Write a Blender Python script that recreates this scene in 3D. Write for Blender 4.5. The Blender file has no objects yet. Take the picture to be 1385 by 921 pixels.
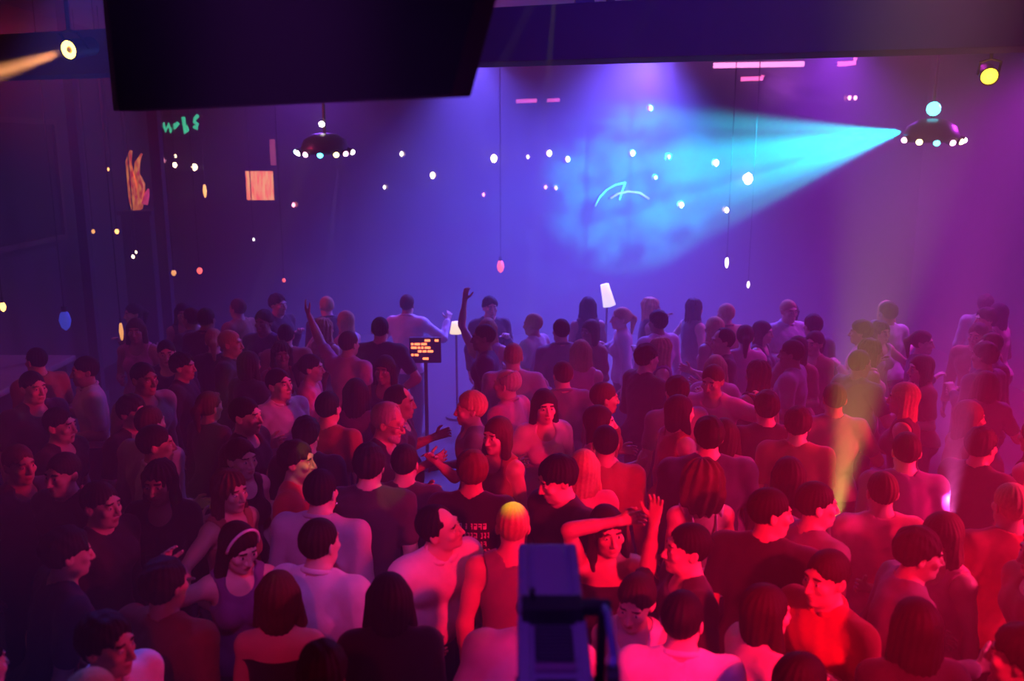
import bpy, bmesh, math, random
import numpy as np
from mathutils import Vector, Matrix
from mathutils.bvhtree import BVHTree

random.seed(7)
SC = bpy.context.scene
COL = SC.collection
R = math.radians

# ------------------------------------------------------------------ render look
SC.view_settings.view_transform = 'Standard'
SC.view_settings.look = 'None'
SC.view_settings.exposure = 0.0
SC.view_settings.gamma = 1.0
SC.view_settings.use_curve_mapping = False
SC.cycles.use_denoising = True
SC.cycles.max_bounces = 4
SC.cycles.diffuse_bounces = 2
SC.cycles.glossy_bounces = 2
SC.cycles.volume_bounces = 0
SC.cycles.use_light_tree = True
SC.cycles.sample_clamp_indirect = 3.0

# ------------------------------------------------------------------ camera
W, HH, F = 1385.0, 921.0, 1250.0          # frame and focal length in pixels
CAM_Z, PITCH = 3.5, R(12.0)
cam_data = bpy.data.cameras.new('camera')
cam = bpy.data.objects.new('camera', cam_data)
COL.objects.link(cam)
cam.location = (0, 0, CAM_Z)
cam.rotation_euler = (R(90) - PITCH, 0, 0)
cam_data.sensor_width = 36.0
cam_data.lens = F / W * 36.0
cam_data.clip_start = 0.05
cam_data.dof.use_dof = True
cam_data.dof.focus_distance = 7.0
cam_data.dof.aperture_fstop = 1.6
SC.camera = cam

def ray(u, v):
    """direction with unit depth along the optical axis"""
    x = (u - W / 2) / F
    y = (HH / 2 - v) / F
    c, s = math.cos(PITCH), math.sin(PITCH)
    return Vector((x, c + y * s, -s + y * c))

def at(u, v, d):
    return Vector((0, 0, CAM_Z)) + ray(u, v) * d

def at_y(u, v, y):
    r = ray(u, v)
    return Vector((0, 0, CAM_Z)) + r * (y / r.y)

def at_z(u, v, z):
    r = ray(u, v)
    return Vector((0, 0, CAM_Z)) + r * ((z - CAM_Z) / r.z)

# ------------------------------------------------------------------ materials
MATS = {}
def mat(name, color, rough=0.6, metal=0.0, noise=0.0, nscale=8.0, emit=None, estr=0.0, spec=0.5, bump=0.0, sheen=0.0):
    if name in MATS:
        return MATS[name]
    m = bpy.data.materials.new(name)
    m.use_nodes = True
    nt = m.node_tree
    b = nt.nodes['Principled BSDF']
    col = (*color, 1.0)
    b.inputs['Base Color'].default_value = col
    b.inputs['Roughness'].default_value = rough
    b.inputs['Metallic'].default_value = metal
    b.inputs['Specular IOR Level'].default_value = spec
    if sheen:
        b.inputs['Sheen Weight'].default_value = sheen
    if noise or bump:
        tc = nt.nodes.new('ShaderNodeTexCoord')
        nz = nt.nodes.new('ShaderNodeTexNoise')
        nz.inputs['Scale'].default_value = nscale
        nz.inputs['Detail'].default_value = 4
        nt.links.new(tc.outputs['Object'], nz.inputs['Vector'])
        if noise:
            mx = nt.nodes.new('ShaderNodeMixRGB')
            mx.inputs['Color1'].default_value = tuple(max(0, c * (1 - noise)) for c in color) + (1,)
            mx.inputs['Color2'].default_value = tuple(min(1, c * (1 + noise)) for c in color) + (1,)
            nt.links.new(nz.outputs['Fac'], mx.inputs['Fac'])
            nt.links.new(mx.outputs['Color'], b.inputs['Base Color'])
        if bump:
            bp = nt.nodes.new('ShaderNodeBump')
            bp.inputs['Strength'].default_value = bump
            bp.inputs['Distance'].default_value = 0.01
            nt.links.new(nz.outputs['Fac'], bp.inputs['Height'])
            nt.links.new(bp.outputs['Normal'], b.inputs['Normal'])
    if emit:
        b.inputs['Emission Color'].default_value = (*emit, 1)
        b.inputs['Emission Strength'].default_value = estr
        m.cycles.emission_sampling = 'NONE'
    MATS[name] = m
    return m

# ------------------------------------------------------------------ object helpers
def tag(o, label=None, cat=None, group=None, kind=None):
    if label: o['label'] = label
    if cat: o['category'] = cat
    if group: o['group'] = group
    if kind: o['kind'] = kind
    return o

def empty(name, loc=(0, 0, 0), rz=0.0):
    o = bpy.data.objects.new(name, None)
    o.empty_display_size = 0.1
    o.location = loc
    o.rotation_euler = (0, 0, rz)
    COL.objects.link(o)
    return o

def link_mesh(name, me, parent=None, mats=()):
    o = bpy.data.objects.new(name, me)
    for m in mats:
        me.materials.append(m)
    COL.objects.link(o)
    if parent is not None:
        o.parent = parent
    return o

class MB:
    """collects shapes for one mesh object"""
    def __init__(s):
        s.bm = bmesh.new()
    def box(s, c, size, rot=None, bevel=0.0):
        M = Matrix.Translation(c) @ (rot.to_4x4() if rot else Matrix.Identity(4)) @ Matrix.Diagonal((*size, 1))
        r = bmesh.ops.create_cube(s.bm, size=1.0, matrix=M)
        if bevel:
            es = {e for v in r['verts'] for e in v.link_edges}
            bmesh.ops.bevel(s.bm, geom=list(es), offset=bevel, segments=2, affect='EDGES', profile=0.6)
        return s
    def cyl(s, a, b, ra, rb=None, n=20, caps=True):
        a, b = Vector(a), Vector(b)
        rb = ra if rb is None else rb
        q = (b - a).to_track_quat('Z', 'Y').to_matrix().to_4x4()
        M = Matrix.Translation((a + b) / 2) @ q
        bmesh.ops.create_cone(s.bm, cap_ends=caps, segments=n, radius1=max(ra, 1e-4), radius2=max(rb, 1e-4), depth=(b - a).length, matrix=M)
        return s
    def sph(s, c, r, n=16, scale=(1, 1, 1), rot=None):
        M = Matrix.Translation(c) @ (rot.to_4x4() if rot else Matrix.Identity(4)) @ Matrix.Diagonal((*scale, 1))
        bmesh.ops.create_uvsphere(s.bm, u_segments=n, v_segments=max(6, n // 2), radius=r, matrix=M)
        return s
    def tube(s, pts, r, n=10):
        pts = [Vector(p) for p in pts]
        rings = []
        for i, p in enumerate(pts):
            t = (pts[min(i + 1, len(pts) - 1)] - pts[max(i - 1, 0)]).normalized()
            up = Vector((0, 0, 1)) if abs(t.z) < 0.9 else Vector((0, 1, 0))
            x = t.cross(up).normalized(); y = x.cross(t).normalized()
            rr = r[i] if isinstance(r, (list, tuple)) else r
            rings.append([s.bm.verts.new(p + (x * math.cos(2 * math.pi * k / n) + y * math.sin(2 * math.pi * k / n)) * rr) for k in range(n)])
        for a, b in zip(rings, rings[1:]):
            for k in range(n):
                s.bm.faces.new((a[k], a[(k + 1) % n], b[(k + 1) % n], b[k]))
        s.bm.faces.new(rings[0][::-1]); s.bm.faces.new(rings[-1])
        return s
    def prism(s, poly, y0, y1):
        """polygon in x,z extruded along y"""
        a = [s.bm.verts.new((x, y0, z)) for x, z in poly]
        b = [s.bm.verts.new((x, y1, z)) for x, z in poly]
        n = len(poly)
        s.bm.faces.new(a); s.bm.faces.new(b[::-1])
        for i in range(n):
            s.bm.faces.new((a[i], b[i], b[(i + 1) % n], a[(i + 1) % n]))
        return s
    def lathe(s, prof, c=(0, 0, 0), n=24, frm=None):
        """profile of (r, z) turned about z"""
        c = Vector(c)
        rings = []
        for r, z in prof:
            ring = []
            for k in range(n):
                p = Vector((r * math.cos(2 * math.pi * k / n), r * math.sin(2 * math.pi * k / n), z))
                if frm: p = frm @ p
                ring.append(s.bm.verts.new(c + p))
            rings.append(ring)
        for a, b in zip(rings, rings[1:]):
            for k in range(n):
                s.bm.faces.new((a[k], a[(k + 1) % n], b[(k + 1) % n], b[k]))
        s.bm.faces.new(rings[0][::-1]); s.bm.faces.new(rings[-1])
        return s
    def build(s, name, material, parent=None, smooth=False, bevel=0.0):
        bmesh.ops.recalc_face_normals(s.bm, faces=s.bm.faces[:])
        if bevel:
            bmesh.ops.bevel(s.bm, geom=s.bm.edges[:], offset=bevel, segments=2, affect='EDGES', profile=0.6)
        me = bpy.data.meshes.new(name)
        s.bm.to_mesh(me); s.bm.free()
        if smooth:
            me.polygons.foreach_set('use_smooth', [True] * len(me.polygons))
        return link_mesh(name, me, parent, (material,) if material else ())

# ------------------------------------------------------------------ implicit bodies -> mesh
def smin(a, b, k):
    if k <= 0: return np.minimum(a, b)
    h = np.maximum(k - np.abs(a - b), 0) / k
    return np.minimum(a, b) - h * h * (k * 0.25)
def smax(a, b, k):
    return -smin(-a, -b, k)

def cone(a, b, ra, rb):
    return ('c', np.array(a, float), np.array(b, float), ra, rb)
def ell(c, r, rot=None):
    return ('e', np.array(c, float), np.array(r, float), np.eye(3) if rot is None else np.array(rot, float))
def inflate(p, e):
    if p[0] == 'c': return ('c', p[1], p[2], p[3] + e, p[4] + e)
    return ('e', p[1], p[2] + e, p[3])
def bounds(p):
    if p[0] == 'c':
        lo = np.minimum(p[1] - p[3], p[2] - p[4]); hi = np.maximum(p[1] + p[3], p[2] + p[4])
    else:
        ext = np.sqrt(((p[3] * p[2][None, :]) ** 2).sum(1))
        lo, hi = p[1] - ext, p[1] + ext
    return lo, hi
def dist(p, X, Y, Z):
    if p[0] == 'c':
        a, b, ra, rb = p[1:]
        ba = b - a; L = max(ba @ ba, 1e-9)
        px, py, pz = X - a[0], Y - a[1], Z - a[2]
        t = np.clip((px * ba[0] + py * ba[1] + pz * ba[2]) / L, 0, 1)
        return np.sqrt((px - t * ba[0]) ** 2 + (py - t * ba[1]) ** 2 + (pz - t * ba[2]) ** 2) - (ra + (rb - ra) * t)
    c, r, M = p[1:]
    px, py, pz = X - c[0], Y - c[1], Z - c[2]
    qx = (px * M[0, 0] + py * M[1, 0] + pz * M[2, 0]) / r[0]
    qy = (px * M[0, 1] + py * M[1, 1] + pz * M[2, 1]) / r[1]
    qz = (px * M[0, 2] + py * M[1, 2] + pz * M[2, 2]) / r[2]
    k0 = np.sqrt(qx * qx + qy * qy + qz * qz)
    k1 = np.sqrt((qx / r[0]) ** 2 + (qy / r[1]) ** 2 + (qz / r[2]) ** 2) + 1e-9
    return k0 * (k0 - 1) / k1

class Field:
    def __init__(s, ops, h, fines=()):
        """ops: list of (mode, prim, k); fines: (lo, hi, step) boxes sampled more finely"""
        lo = np.full(3, 9.0); hi = np.full(3, -9.0)
        for m, p, k in ops:
            if m == 'u':
                a, b = bounds(p); lo = np.minimum(lo, a); hi = np.maximum(hi, b)
        lo -= 0.03; hi += 0.03
        s.ax = []
        for i in range(3):
            xs = [lo[i]]
            while xs[-1] < hi[i]:
                x = xs[-1]; st = h
                for a, b, hf in fines:
                    if a[i] <= x <= b[i]: st = min(st, hf)
                xs.append(x + st)
            s.ax.append(np.array(xs))
        s.D = np.full([len(a) for a in s.ax], 0.2)
        for op in ops:
            s.op(*op)
    def sub(s, lo, hi):
        sl = []
        for i in range(3):
            a = max(0, np.searchsorted(s.ax[i], lo[i]) - 1); b = min(len(s.ax[i]), np.searchsorted(s.ax[i], hi[i]) + 1)
            sl.append(slice(a, b))
        return tuple(sl), s.ax[0][sl[0]][:, None, None], s.ax[1][sl[1]][None, :, None], s.ax[2][sl[2]][None, None, :]
    def op(s, mode, p, k):
        lo, hi = bounds(p)
        mg = 0.035 + k
        sl, X, Y, Z = s.sub(lo - mg, hi + mg)
        if 0 in s.D[sl].shape: return
        d = dist(p, X, Y, Z)
        s.D[sl] = smin(s.D[sl], d, k) if mode == 'u' else smax(s.D[sl], -d, k)
    def clip(s, o, n):
        """drop everything on the side of the plane that n points to"""
        X, Y, Z = s.ax[0][:, None, None], s.ax[1][None, :, None], s.ax[2][None, None, :]
        s.D = np.maximum(s.D, (X - o[0]) * n[0] + (Y - o[1]) * n[1] + (Z - o[2]) * n[2])
    def ripple(s, amp, f, ph=0.0):
        X, Y, Z = s.ax[0][:, None, None], s.ax[1][None, :, None], s.ax[2][None, None, :]
        w = np.sin(f * X + 0.6 * f * Z + 1.7 * np.sin(f * .45 * Y + ph) + ph) * np.sin(f * .8 * Y - .5 * f * Z + 1.3 * np.sin(f * .5 * X + 2 * ph))
        s.D = s.D + amp * w
    def strands(s, c, amp, n, ph=0.0):
        X, Y, Z = s.ax[0][:, None, None] - c[0], s.ax[1][None, :, None] - c[1], s.ax[2][None, None, :] - c[2]
        th = np.arctan2(X, Y)
        s.D = s.D + amp * np.sin(n * th + 14 * Z + ph) * np.clip(np.sqrt(X * X + Y * Y) / 0.06, 0, 1)
    def mesh(s, name):
        D = s.D
        D[0], D[-1], D[:, 0], D[:, -1], D[:, :, 0], D[:, :, -1] = .2, .2, .2, .2, .2, .2
        ins = D < 0
        n = [k - 1 for k in D.shape]
        cnt = np.zeros(n, np.int8)
        for i in (0, 1):
            for j in (0, 1):
                for k in (0, 1):
                    cnt += ins[i:n[0] + i, j:n[1] + j, k:n[2] + k]
        act = (cnt > 0) & (cnt < 8)
        I, J, K = np.nonzero(act)
        idx = np.full(n, -1, np.int64); idx[act] = np.arange(len(I))
        acc = np.zeros((len(I), 3)); w = np.zeros(len(I))
        ax = s.ax
        for d in range(3):
            o1, o2 = [e for e in range(3) if e != d]
            for b1 in (0, 1):
                for b2 in (0, 1):
                    of = [0, 0, 0]; of[o1] = b1; of[o2] = b2
                    of2 = list(of); of2[d] = 1
                    va = D[I + of[0], J + of[1], K + of[2]]; vb = D[I + of2[0], J + of2[1], K + of2[2]]
                    cr = (va < 0) != (vb < 0)
                    t = np.where(cr, va / np.where(cr, va - vb, 1), 0)
                    P = [I, J, K]
                    for e in range(3):
                        pa = ax[e][P[e] + of[e]]
                        if e == d: pa = pa + t * (ax[e][P[e] + 1] - ax[e][P[e]])
                        acc[:, e] += np.where(cr, pa, 0)
                    w += cr
        verts = acc / np.maximum(w, 1)[:, None]
        quads = []
        for d in range(3):
            o1, o2 = [(1, 2), (2, 0), (0, 1)][d]
            sa = [slice(None)] * 3; sb = [slice(None)] * 3
            sa[d] = slice(0, -1); sb[d] = slice(1, None)
            A = ins[tuple(sa)]; B = ins[tuple(sb)]
            E = np.argwhere(A != B)
            ok = np.ones(len(E), bool)
            for o in (o1, o2):
                ok &= (E[:, o] > 0) & (E[:, o] < n[o])
            E = E[ok]
            flip = A[E[:, 0], E[:, 1], E[:, 2]]
            q = []
            for (s1, s2) in ((-1, -1), (0, -1), (0, 0), (-1, 0)):
                G = E.copy(); G[:, o1] += s1; G[:, o2] += s2
                q.append(idx[G[:, 0], G[:, 1], G[:, 2]])
            q = np.stack(q, 1)
            q[~flip] = q[~flip][:, ::-1]
            quads.append(q)
        q = np.concatenate(quads)
        me = bpy.data.meshes.new(name)
        me.vertices.add(len(verts)); me.vertices.foreach_set('co', verts.astype(np.float32).ravel())
        me.loops.add(q.size); me.loops.foreach_set('vertex_index', q.astype(np.int32).ravel())
        me.polygons.add(len(q))
        me.polygons.foreach_set('loop_start', np.arange(0, q.size, 4, dtype=np.int32))
        me.polygons.foreach_set('use_smooth', np.ones(len(q), bool))
        me.update(calc_edges=True)
        return me, verts, q
HAZE = .055
# ------------------------------------------------------------------ people
def rotm(ax, a):
    return np.array(Matrix.Rotation(a, 3, ax))
def nrm(v):
    v = np.array(v, float); return v / max(np.linalg.norm(v), 1e-9)

SKIN = {'light': (.74, .50, .40), 'tan': (.55, .34, .24), 'dark': (.28, .16, .11)}
HAIRC = {'black': (.010, .008, .008), 'dark': (.022, .014, .010), 'brown': (.085, .042, .022), 'blond': (.50, .34, .17), 'grey': (.42, .40, .38), 'auburn': (.16, .05, .03)}
CLOTH = {'white': (.80, .78, .78), 'cream': (.72, .66, .56), 'pink': (.70, .32, .40), 'black': (.014, .014, .017), 'charcoal': (.045, .045, .05),
         'grey': (.24, .24, .25), 'pale': (.50, .48, .52), 'navy': (.020, .028, .075), 'blue': (.05, .09, .30), 'red': (.46, .045, .04), 'rust': (.34, .11, .06), 'brown': (.12, .065, .04),
         'denim': (.05, .075, .14), 'olive': (.13, .13, .06), 'purple': (.18, .07, .22), 'green': (.05, .14, .08)}
def skin_m(k): return mat('skin_' + k, SKIN[k], .5, noise=.08, nscale=30)
def hair_m(k): return mat('hair_' + k, HAIRC[k], .68, noise=.35, nscale=60, spec=.18)
def cloth_m(k): return mat('fabric_' + k, CLOTH[k], .85, noise=.12, nscale=25, bump=.25, sheen=.15)

ARM = {  # upper arm direction, forearm direction, curl (x points outward, -y forward)
    'down': ((.16, .06, -1), (.08, -.16, -1), .45),
    'hang': ((.24, .02, -1), (.02, -.30, -1), .5),
    'bent': ((.22, .06, -1), (-.30, -1, .12), .8),
    'drink': ((.26, -.05, -1), (-.45, -.75, .75), 1.0),
    'dance': ((.55, -.10, -.85), (-.15, -.9, .45), .7),
    'dance2': ((.75, -.20, -.55), (.05, -.7, .75), .6),
    'out': ((.85, -.25, -.35), (.55, -.8, .15), .5),
    'hip': ((.62, .22, -.85), (-.72, -.40, -.55), .7),
    'up': ((.45, -.15, .9), (-.12, -.1, 1), .35),
    'up2': ((.75, -.1, .55), (-.25, -.2, 1), .4),
    'over': ((.80, -.05, .60), (-.95, -.25, .25), .5),
    'fold': ((.25, -.12, -1), (-1, -.45, .08), .6),
    'phone': ((.40, -.45, -.75), (-.2, -.55, .9), 1.0),
}

def hand_ops(w, d, s, n, S, curl, detail):
    d, s, n = nrm(d), nrm(s), nrm(n)
    ops = []
    offs = (.027, .0095, -.0085, -.026); lens = (.070, .079, .073, .058); spl = (.16, .04, -.08, -.22)
    for o in offs:
        ops.append(('u', cone(w + d * .004 * S + s * o * .55 * S, w + d * .083 * S + s * o * S, .0165 * S, .0125 * S), .012))
    for i in range(4):
        dr = nrm(d + s * spl[i]); p = w + (d * .086 + s * offs[i]) * S
        a = .12 + curl * (.25 + .06 * i); rr = .0092
        for fr in (.46, .30, .24):
            q = p + (dr * math.cos(a) + n * math.sin(a)) * lens[i] * fr * S
            ops.append(('u', cone(p, q, rr * S, (rr - .0008) * S), .004)); p = q; rr -= .0009; a += curl * .55 + .06
    p = w + (d * .022 + s * .022) * S
    for (e, f, g, L, r0) in ((.8, .7, .35, .046, .0135), (.42, .9, .35 + curl * .3, .033, .0112), (.2, .95, .3 + curl * .5, .026, .0098)):
        q = p + nrm(s * e + d * f + n * g) * L * S
        ops.append(('u', cone(p, q, r0 * S, (r0 - .001) * S), .006)); p = q
    return ops

HAIR_H = .006
def person(P):
    """builds one person at the origin facing -y: a body mesh with hair and clothes as children. returns (object, head centre)"""
    S = P.get('H', 1.74) / 1.75
    fem = P.get('sex', 'm') == 'f'
    wd = P.get('w', 1.0) * (0.93 if fem else 1.04)
    seed = P.get('seed', 0); ph = seed * 1.37
    pit, rol, twi = P.get('lean', (3, 0, 0))
    T = rotm('Z', R(twi)) @ rotm('X', R(pit)) @ rotm('Y', R(rol))
    pel = np.array((0, 0, .95 * S))
    tp = lambda x, y, z: pel + T @ (np.array((x * wd, y, z - .95)) * S)
    def tell(c, r, k=.05): return ('u', ell(tp(*c), np.array((r[0] * wd, r[1], r[2])) * S, T), k)
    # --- torso
    torso = []
    hipw = .172 if fem else .160
    torso.append(tell((0, .005, .93), (hipw, .118, .125)))
    torso.append(tell((0, 0, 1.09), (.128 if fem else .146, .098, .15), .07))
    torso.append(tell((0, .005, 1.29), (.150 if fem else .172, .112, .17), .07))
    bel = P.get('belly', 0)
    if bel: torso.append(tell((0, -.06, 1.07), (.15 + bel * .3, .10 + bel, .15), .07))
    if fem:
        for sx in (-1, 1): torso.append(tell((sx * .075, -.098, 1.285), (.062, .055, .065), .03))
    else:
        for sx in (-1, 1): torso.append(tell((sx * .075, -.075, 1.33), (.085, .045, .07), .05))
    for sx in (-1, 1): torso.append(tell((sx * .075, .075, .90), (.085, .07, .09), .05))
    shw = .158 if fem else .178
    sh = {sx: tp(sx * shw, .005, 1.415) for sx in (-1, 1)}
    for sx in (-1, 1):
        torso.append(('u', cone(tp(0, .01, 1.40), sh[sx], .072 * S, .056 * S), .06))
        torso.append(('u', cone(tp(sx * .03, .02, 1.49), sh[sx], .040 * S, .040 * S), .05))
    hy, hp, hr = P.get('head', (0, 0, 0))
    Rn = T @ rotm('Z', R(hy * .4)) @ rotm('X', R(hp * .5 - pit * .5)) @ rotm('Y', R(hr * .5))
    Rh = T @ rotm('Z', R(hy)) @ rotm('X', R(hp - pit * .6)) @ rotm('Y', R(hr))
    nb = tp(0, .012, 1.46)
    Hs = .55 + .45 * S
    hc = nb + Rn @ np.array((0, -.022, .165)) * Hs
    hp_ = lambda x, y, z: hc + Rh @ (np.array((x, y, z)) * Hs)
    hell = lambda c, r, k, m='u': (m, ell(hp_(*c), np.array(r) * Hs, Rh), k)
    hcone = lambda a, b, ra, rb, k, m='u': (m, cone(hp_(*a), hp_(*b), ra * Hs, rb * Hs), k)
    neck = [('u', cone(nb, hc + Rh @ np.array((0, .012, -.04)), (.052 if fem else .060) * Hs, (.048 if fem else .056) * Hs), .035)]
    jw = .050 if fem else .056
    head = [hell((0, .014, .034), (.075, .096, .089), .02), hell((0, -.030, -.03), (.060, .062, .084), .03),
            hell((0, -.036, -.070), (jw, .044, .040), .025), hell((0, -.073, -.094), (.022, .018, .017), .02),
            hcone((-.036, -.080, .032), (.036, -.080, .032), .012, .012, .02),
            hell((-.043, -.066, -.018), (.022, .02, .02), .02), hell((.043, -.066, -.018), (.022, .02, .02), .02)]
    for sx in (-1, 1): head.append(hell((sx * .032, -.100, .010), (.018, .016, .011), .010, 's'))
    for sx in (-1, 1): head.append(hell((sx * .032, -.079, .008), (.0135, .0125, .0125), .003))
    head += [hcone((0, -.090, .020), (0, -.113, -.030), .0075, .0115, .010), hell((-.010, -.098, -.034), (.010, .012, .009), .006), hell((.010, -.098, -.034), (.010, .012, .009), .006),
             hell((0, -.087, -.057), (.025, .013, .0075), .006), hell((0, -.086, -.069), (.021, .013, .0075), .006)]
    for sx in (-1, 1):
        M = rotm('Y', R(8 * sx)) @ rotm('X', R(-12)) @ rotm('Z', R(-22 * sx))
        head.append(('u', ell(hp_(sx * .077, .014, -.004), np.array((.009, .020, .032)) * Hs, Rh @ M), .006))
        head.append(('s', ell(hp_(sx * .088, .008, .002), np.array((.008, .010, .016)) * Hs, Rh @ M), .004))
    # --- arms
    armops = []; seg = {}; hands = []
    for sx, key in ((-1, 'armA'), (1, 'armB')):
        a = P.get(key, 'down'); a = ARM[a] if isinstance(a, str) else a
        u = T @ nrm((a[0][0] * sx, a[0][1], a[0][2])); f = T @ nrm((a[1][0] * sx, a[1][1], a[1][2]))
        g = .92 if fem else 1.06
        el = sh[sx] + u * .295 * S; wr = el + f * .255 * S
        seg[sx] = (sh[sx], el, wr, u, f)
        armops += [('u', cone(sh[sx], el, .052 * g * S, .039 * g * S), .03), ('u', ell(sh[sx] + u * .13 * S, np.array((.044, .044, .10)) * g * S, np.array(Vector(u).to_track_quat('Z', 'Y').to_matrix())), .03),
                   ('u', cone(el, wr, .039 * g * S, .027 * g * S), .015), ('u', cone(el + f * .03 * S, el + f * .13 * S, .042 * g * S, .036 * g * S), .02)]
        th = T @ np.array((0, -1, 0)) if abs(f[2]) > .6 else np.array((0, 0, 1.0))
        if f[2] > .6: th = T @ np.array((-sx * .6, .4, 0))
        s_ = nrm(th - f * (th @ f)); n_ = np.cross(f, s_) * (1 if sx > 0 else -1)
        inward = T @ np.array((-sx, -.3, 0))
        if n_ @ inward < 0: n_ = -n_
        armops += hand_ops(wr + f * .006, f, s_, n_, S * (.93 if fem else 1.02), a[2], True)
        hands.append(wr + f * .09 * S)
    # --- legs
    st = P.get('stance', .10); kb = P.get('knee', .03)
    leg = {}; legops = []
    for sx in (-1, 1):
        hip = pel + np.array((sx * .088 * wd, .0, -.04)) * S; ank = np.array((sx * st, .03, .085)) * S
        kn = (hip + ank) / 2 + np.array((sx * .01, -kb - .01, .02)) * S
        leg[sx] = (hip, kn, ank)
        legops += [('u', cone(hip, kn, .084 * wd * S, .055 * S), .04), ('u', cone(kn, ank, .052 * S, .038 * S), .03), ('u', ell(kn * .68 + ank * .32 + np.array((0, .022, 0)), np.array((.048, .05, .11)) * S), .03),
                   ('u', cone(ank + np.array((0, .02, -.045)) * S, ank + np.array((sx * .03, -.17, -.055)) * S, .036 * S, .026 * S), .03)]
    # --- body mesh
    fines = [(hc - .135, hc + .135, .0052)]
    if P.get('fine', True):
        fines += [(h - .10, h + .10, .0065) for h in hands]
    else:
        fines = [(hc - .135, hc + .135, .0062)] + [(h - .10, h + .10, .009) for h in hands]
    fld = Field(torso + neck + legops + armops + head, .0125, fines)
    me, V, Q = fld.mesh('person')
    body = link_mesh('person', me, None, (skin_m(P.get('skin', 'light')), mat('eye_white', (.8, .78, .76), .3), mat('iris', (.02, .014, .01), .3),
                                          mat('lips', (.50, .16, .15) if fem else (.52, .25, .21), .45), hair_m(P.get('brow', P.get('hair', ('short', 'dark'))[1]))))
    fc = (V[Q].mean(1) - hc) @ Rh / Hs
    mi = np.zeros(len(Q), np.int32)
    inz = lambda c, r: (((fc - np.array(c)) / np.array(r)) ** 2).sum(1) < 1
    for sx in (-1, 1):
        mi[inz((sx * .033, -.095, .033), (.022, .03, .0055))] = 4
        mi[inz((sx * .032, -.095, .007), (.0135, .03, .0075))] = 1
        mi[inz((sx * .032, -.095, .007), (.006, .03, .007))] = 2
    mi[inz((0, -.105, -.063), (.024, .03, .0105))] = 3
    me.polygons.foreach_set('material_index', mi); me.update()
    # --- hair
    style, hcol = P.get('hair', ('short', 'dark'))
    cap = .006 if style == 'short' else .010
    ops = []
    if style in ('buzz',): cap = .003
    if style == 'full': cap = .015
    ops.append(hell((0, .016, .038), (.077 + cap, .098 + cap, .092 + cap), 0))
    face = [hell((0, -.112, -.040), (.066, .062, .108), .012, 's')]
    if style in ('short', 'full', 'buzz', 'pony', 'bun'): face.append(hell((0, -.105, .020), (.058, .036, .072), .02, 's')); face += [hell((sx * .080, -.062, -.012), (.042, .046, .055), .012, 's') for sx in (-1, 1)]
    ears = [hell((sx * .090, -.010, -.030), (.030, .036, .052), .01, 's') for sx in (-1, 1)]
    low = -.055
    if style in ('receding', 'bald'): face += [hell((sx * .080, -.066, .0), (.044, .050, .075), .012, 's') for sx in (-1, 1)]
    if style == 'receding': face.append(hell((0, -.085, .085), (.060, .075, .060), .012, 's'))
    if style == 'bald': face.append(hell((0, -.035, .115), (.085, .105, .085), .012, 's')); low = -.045
    nz = (.0022, 23)
    if style in ('long', 'wavy', 'bob', 'curly', 'midlong'):
        ears = []
        L = {'long': .30, 'wavy': .33, 'bob': .14, 'curly': .20, 'midlong': .22}[style]
        low = -L - .05
        ops.append(hell((0, .058, -L * .38), (.082, .050, L * .72), .03))
        for sx in (-1, 1):
            ops.append(hcone((sx * .066, .012, .03), (sx * .088, .016 if style != 'bob' else -.012, -L * .85), .036, .034 if L < .25 else .028, .03))
            if style in ('long', 'wavy'): ops.append(hcone((sx * .080, .016, -.10), (sx * .095, -.030, -L * .62), .030, .016, .02))
        if style in ('wavy', 'curly'): nz = (.006, 15)
        if style == 'curly':
            ops += [hell((0, .03, .03), (.125, .120, .125), .03), hell((0, .055, -.07), (.135, .085, .12), .04)]
            nz = (.008, 13)
    if style == 'pony':
        ops += [hcone((0, .10, .05), (0, .150, .0), .030, .034, .02), hcone((0, .150, .0), (0, .125, -.17), .036, .014, .02)]; low = -.3
    if style == 'bun':
        ops += [hell((0, .105, .075), (.046, .042, .042), .015)]
    hf = Field(ops, HAIR_H if P.get('fine', True) else .0085)
    for o in face + ears: hf.op(*o)
    nk = ('s', ('c', nb + Rn @ np.array((0, .0, -.08)), hc + Rh @ np.array((0, -.02, -.06)), .066 * Hs, .058 * Hs), .012)
    if style in ('long', 'wavy', 'midlong', 'bob', 'curly', 'pony'): hf.op(*nk)
    dn = Rh @ np.array((0, 0, -1.0))
    if style in ('short', 'full', 'buzz', 'receding', 'bald', 'bun'):
        sl = Rh @ nrm((0, -.45, -1.0)); hf.clip(hp_(0, .075, low + .005), sl)
    hf.strands(hc, nz[0], nz[1], ph)
    if style in ('curly', 'wavy', 'full'): hf.ripple(.004, 70, ph)
    hm, hv, _ = hf.mesh('hair')
    link_mesh('hair', hm, body, (hair_m(hcol),))
    # --- clothes
    top = P.get('top', ('tee', 'black'))
    kind, tc = top[0], top[1]
    e = P.get('fit', .013)
    hem = {'tee': .90, 'shirt': .94, 'untucked': .84, 'tank': .93, 'strapless': .93, 'dress': .5, 'long': .90, 'halter': .98, 'offshoulder': .5, 'backless': .95}[kind]
    ops = [(m, inflate(p, e), k) for m, p, k in torso]
    sleeve = {'tee': .62, 'shirt': P.get('sleeve', .72), 'untucked': P.get('sleeve', 1.9), 'long': 1.92}.get(kind, 0)
    for sx in (-1, 1):
        a, el, wr, u, f = seg[sx]
        if sleeve:
            q = a + (el - a) * min(1, sleeve)
            ops.append(('u', cone(a - u * .01, q, .058 * S + e, (.050 if sleeve < 1 else .042) * S + e), .035))
            if sleeve > 1:
                ops.append(('u', cone(el, el + (wr - el) * min(.96, sleeve - 1), .042 * S + e, .031 * S + e), .02))
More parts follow.
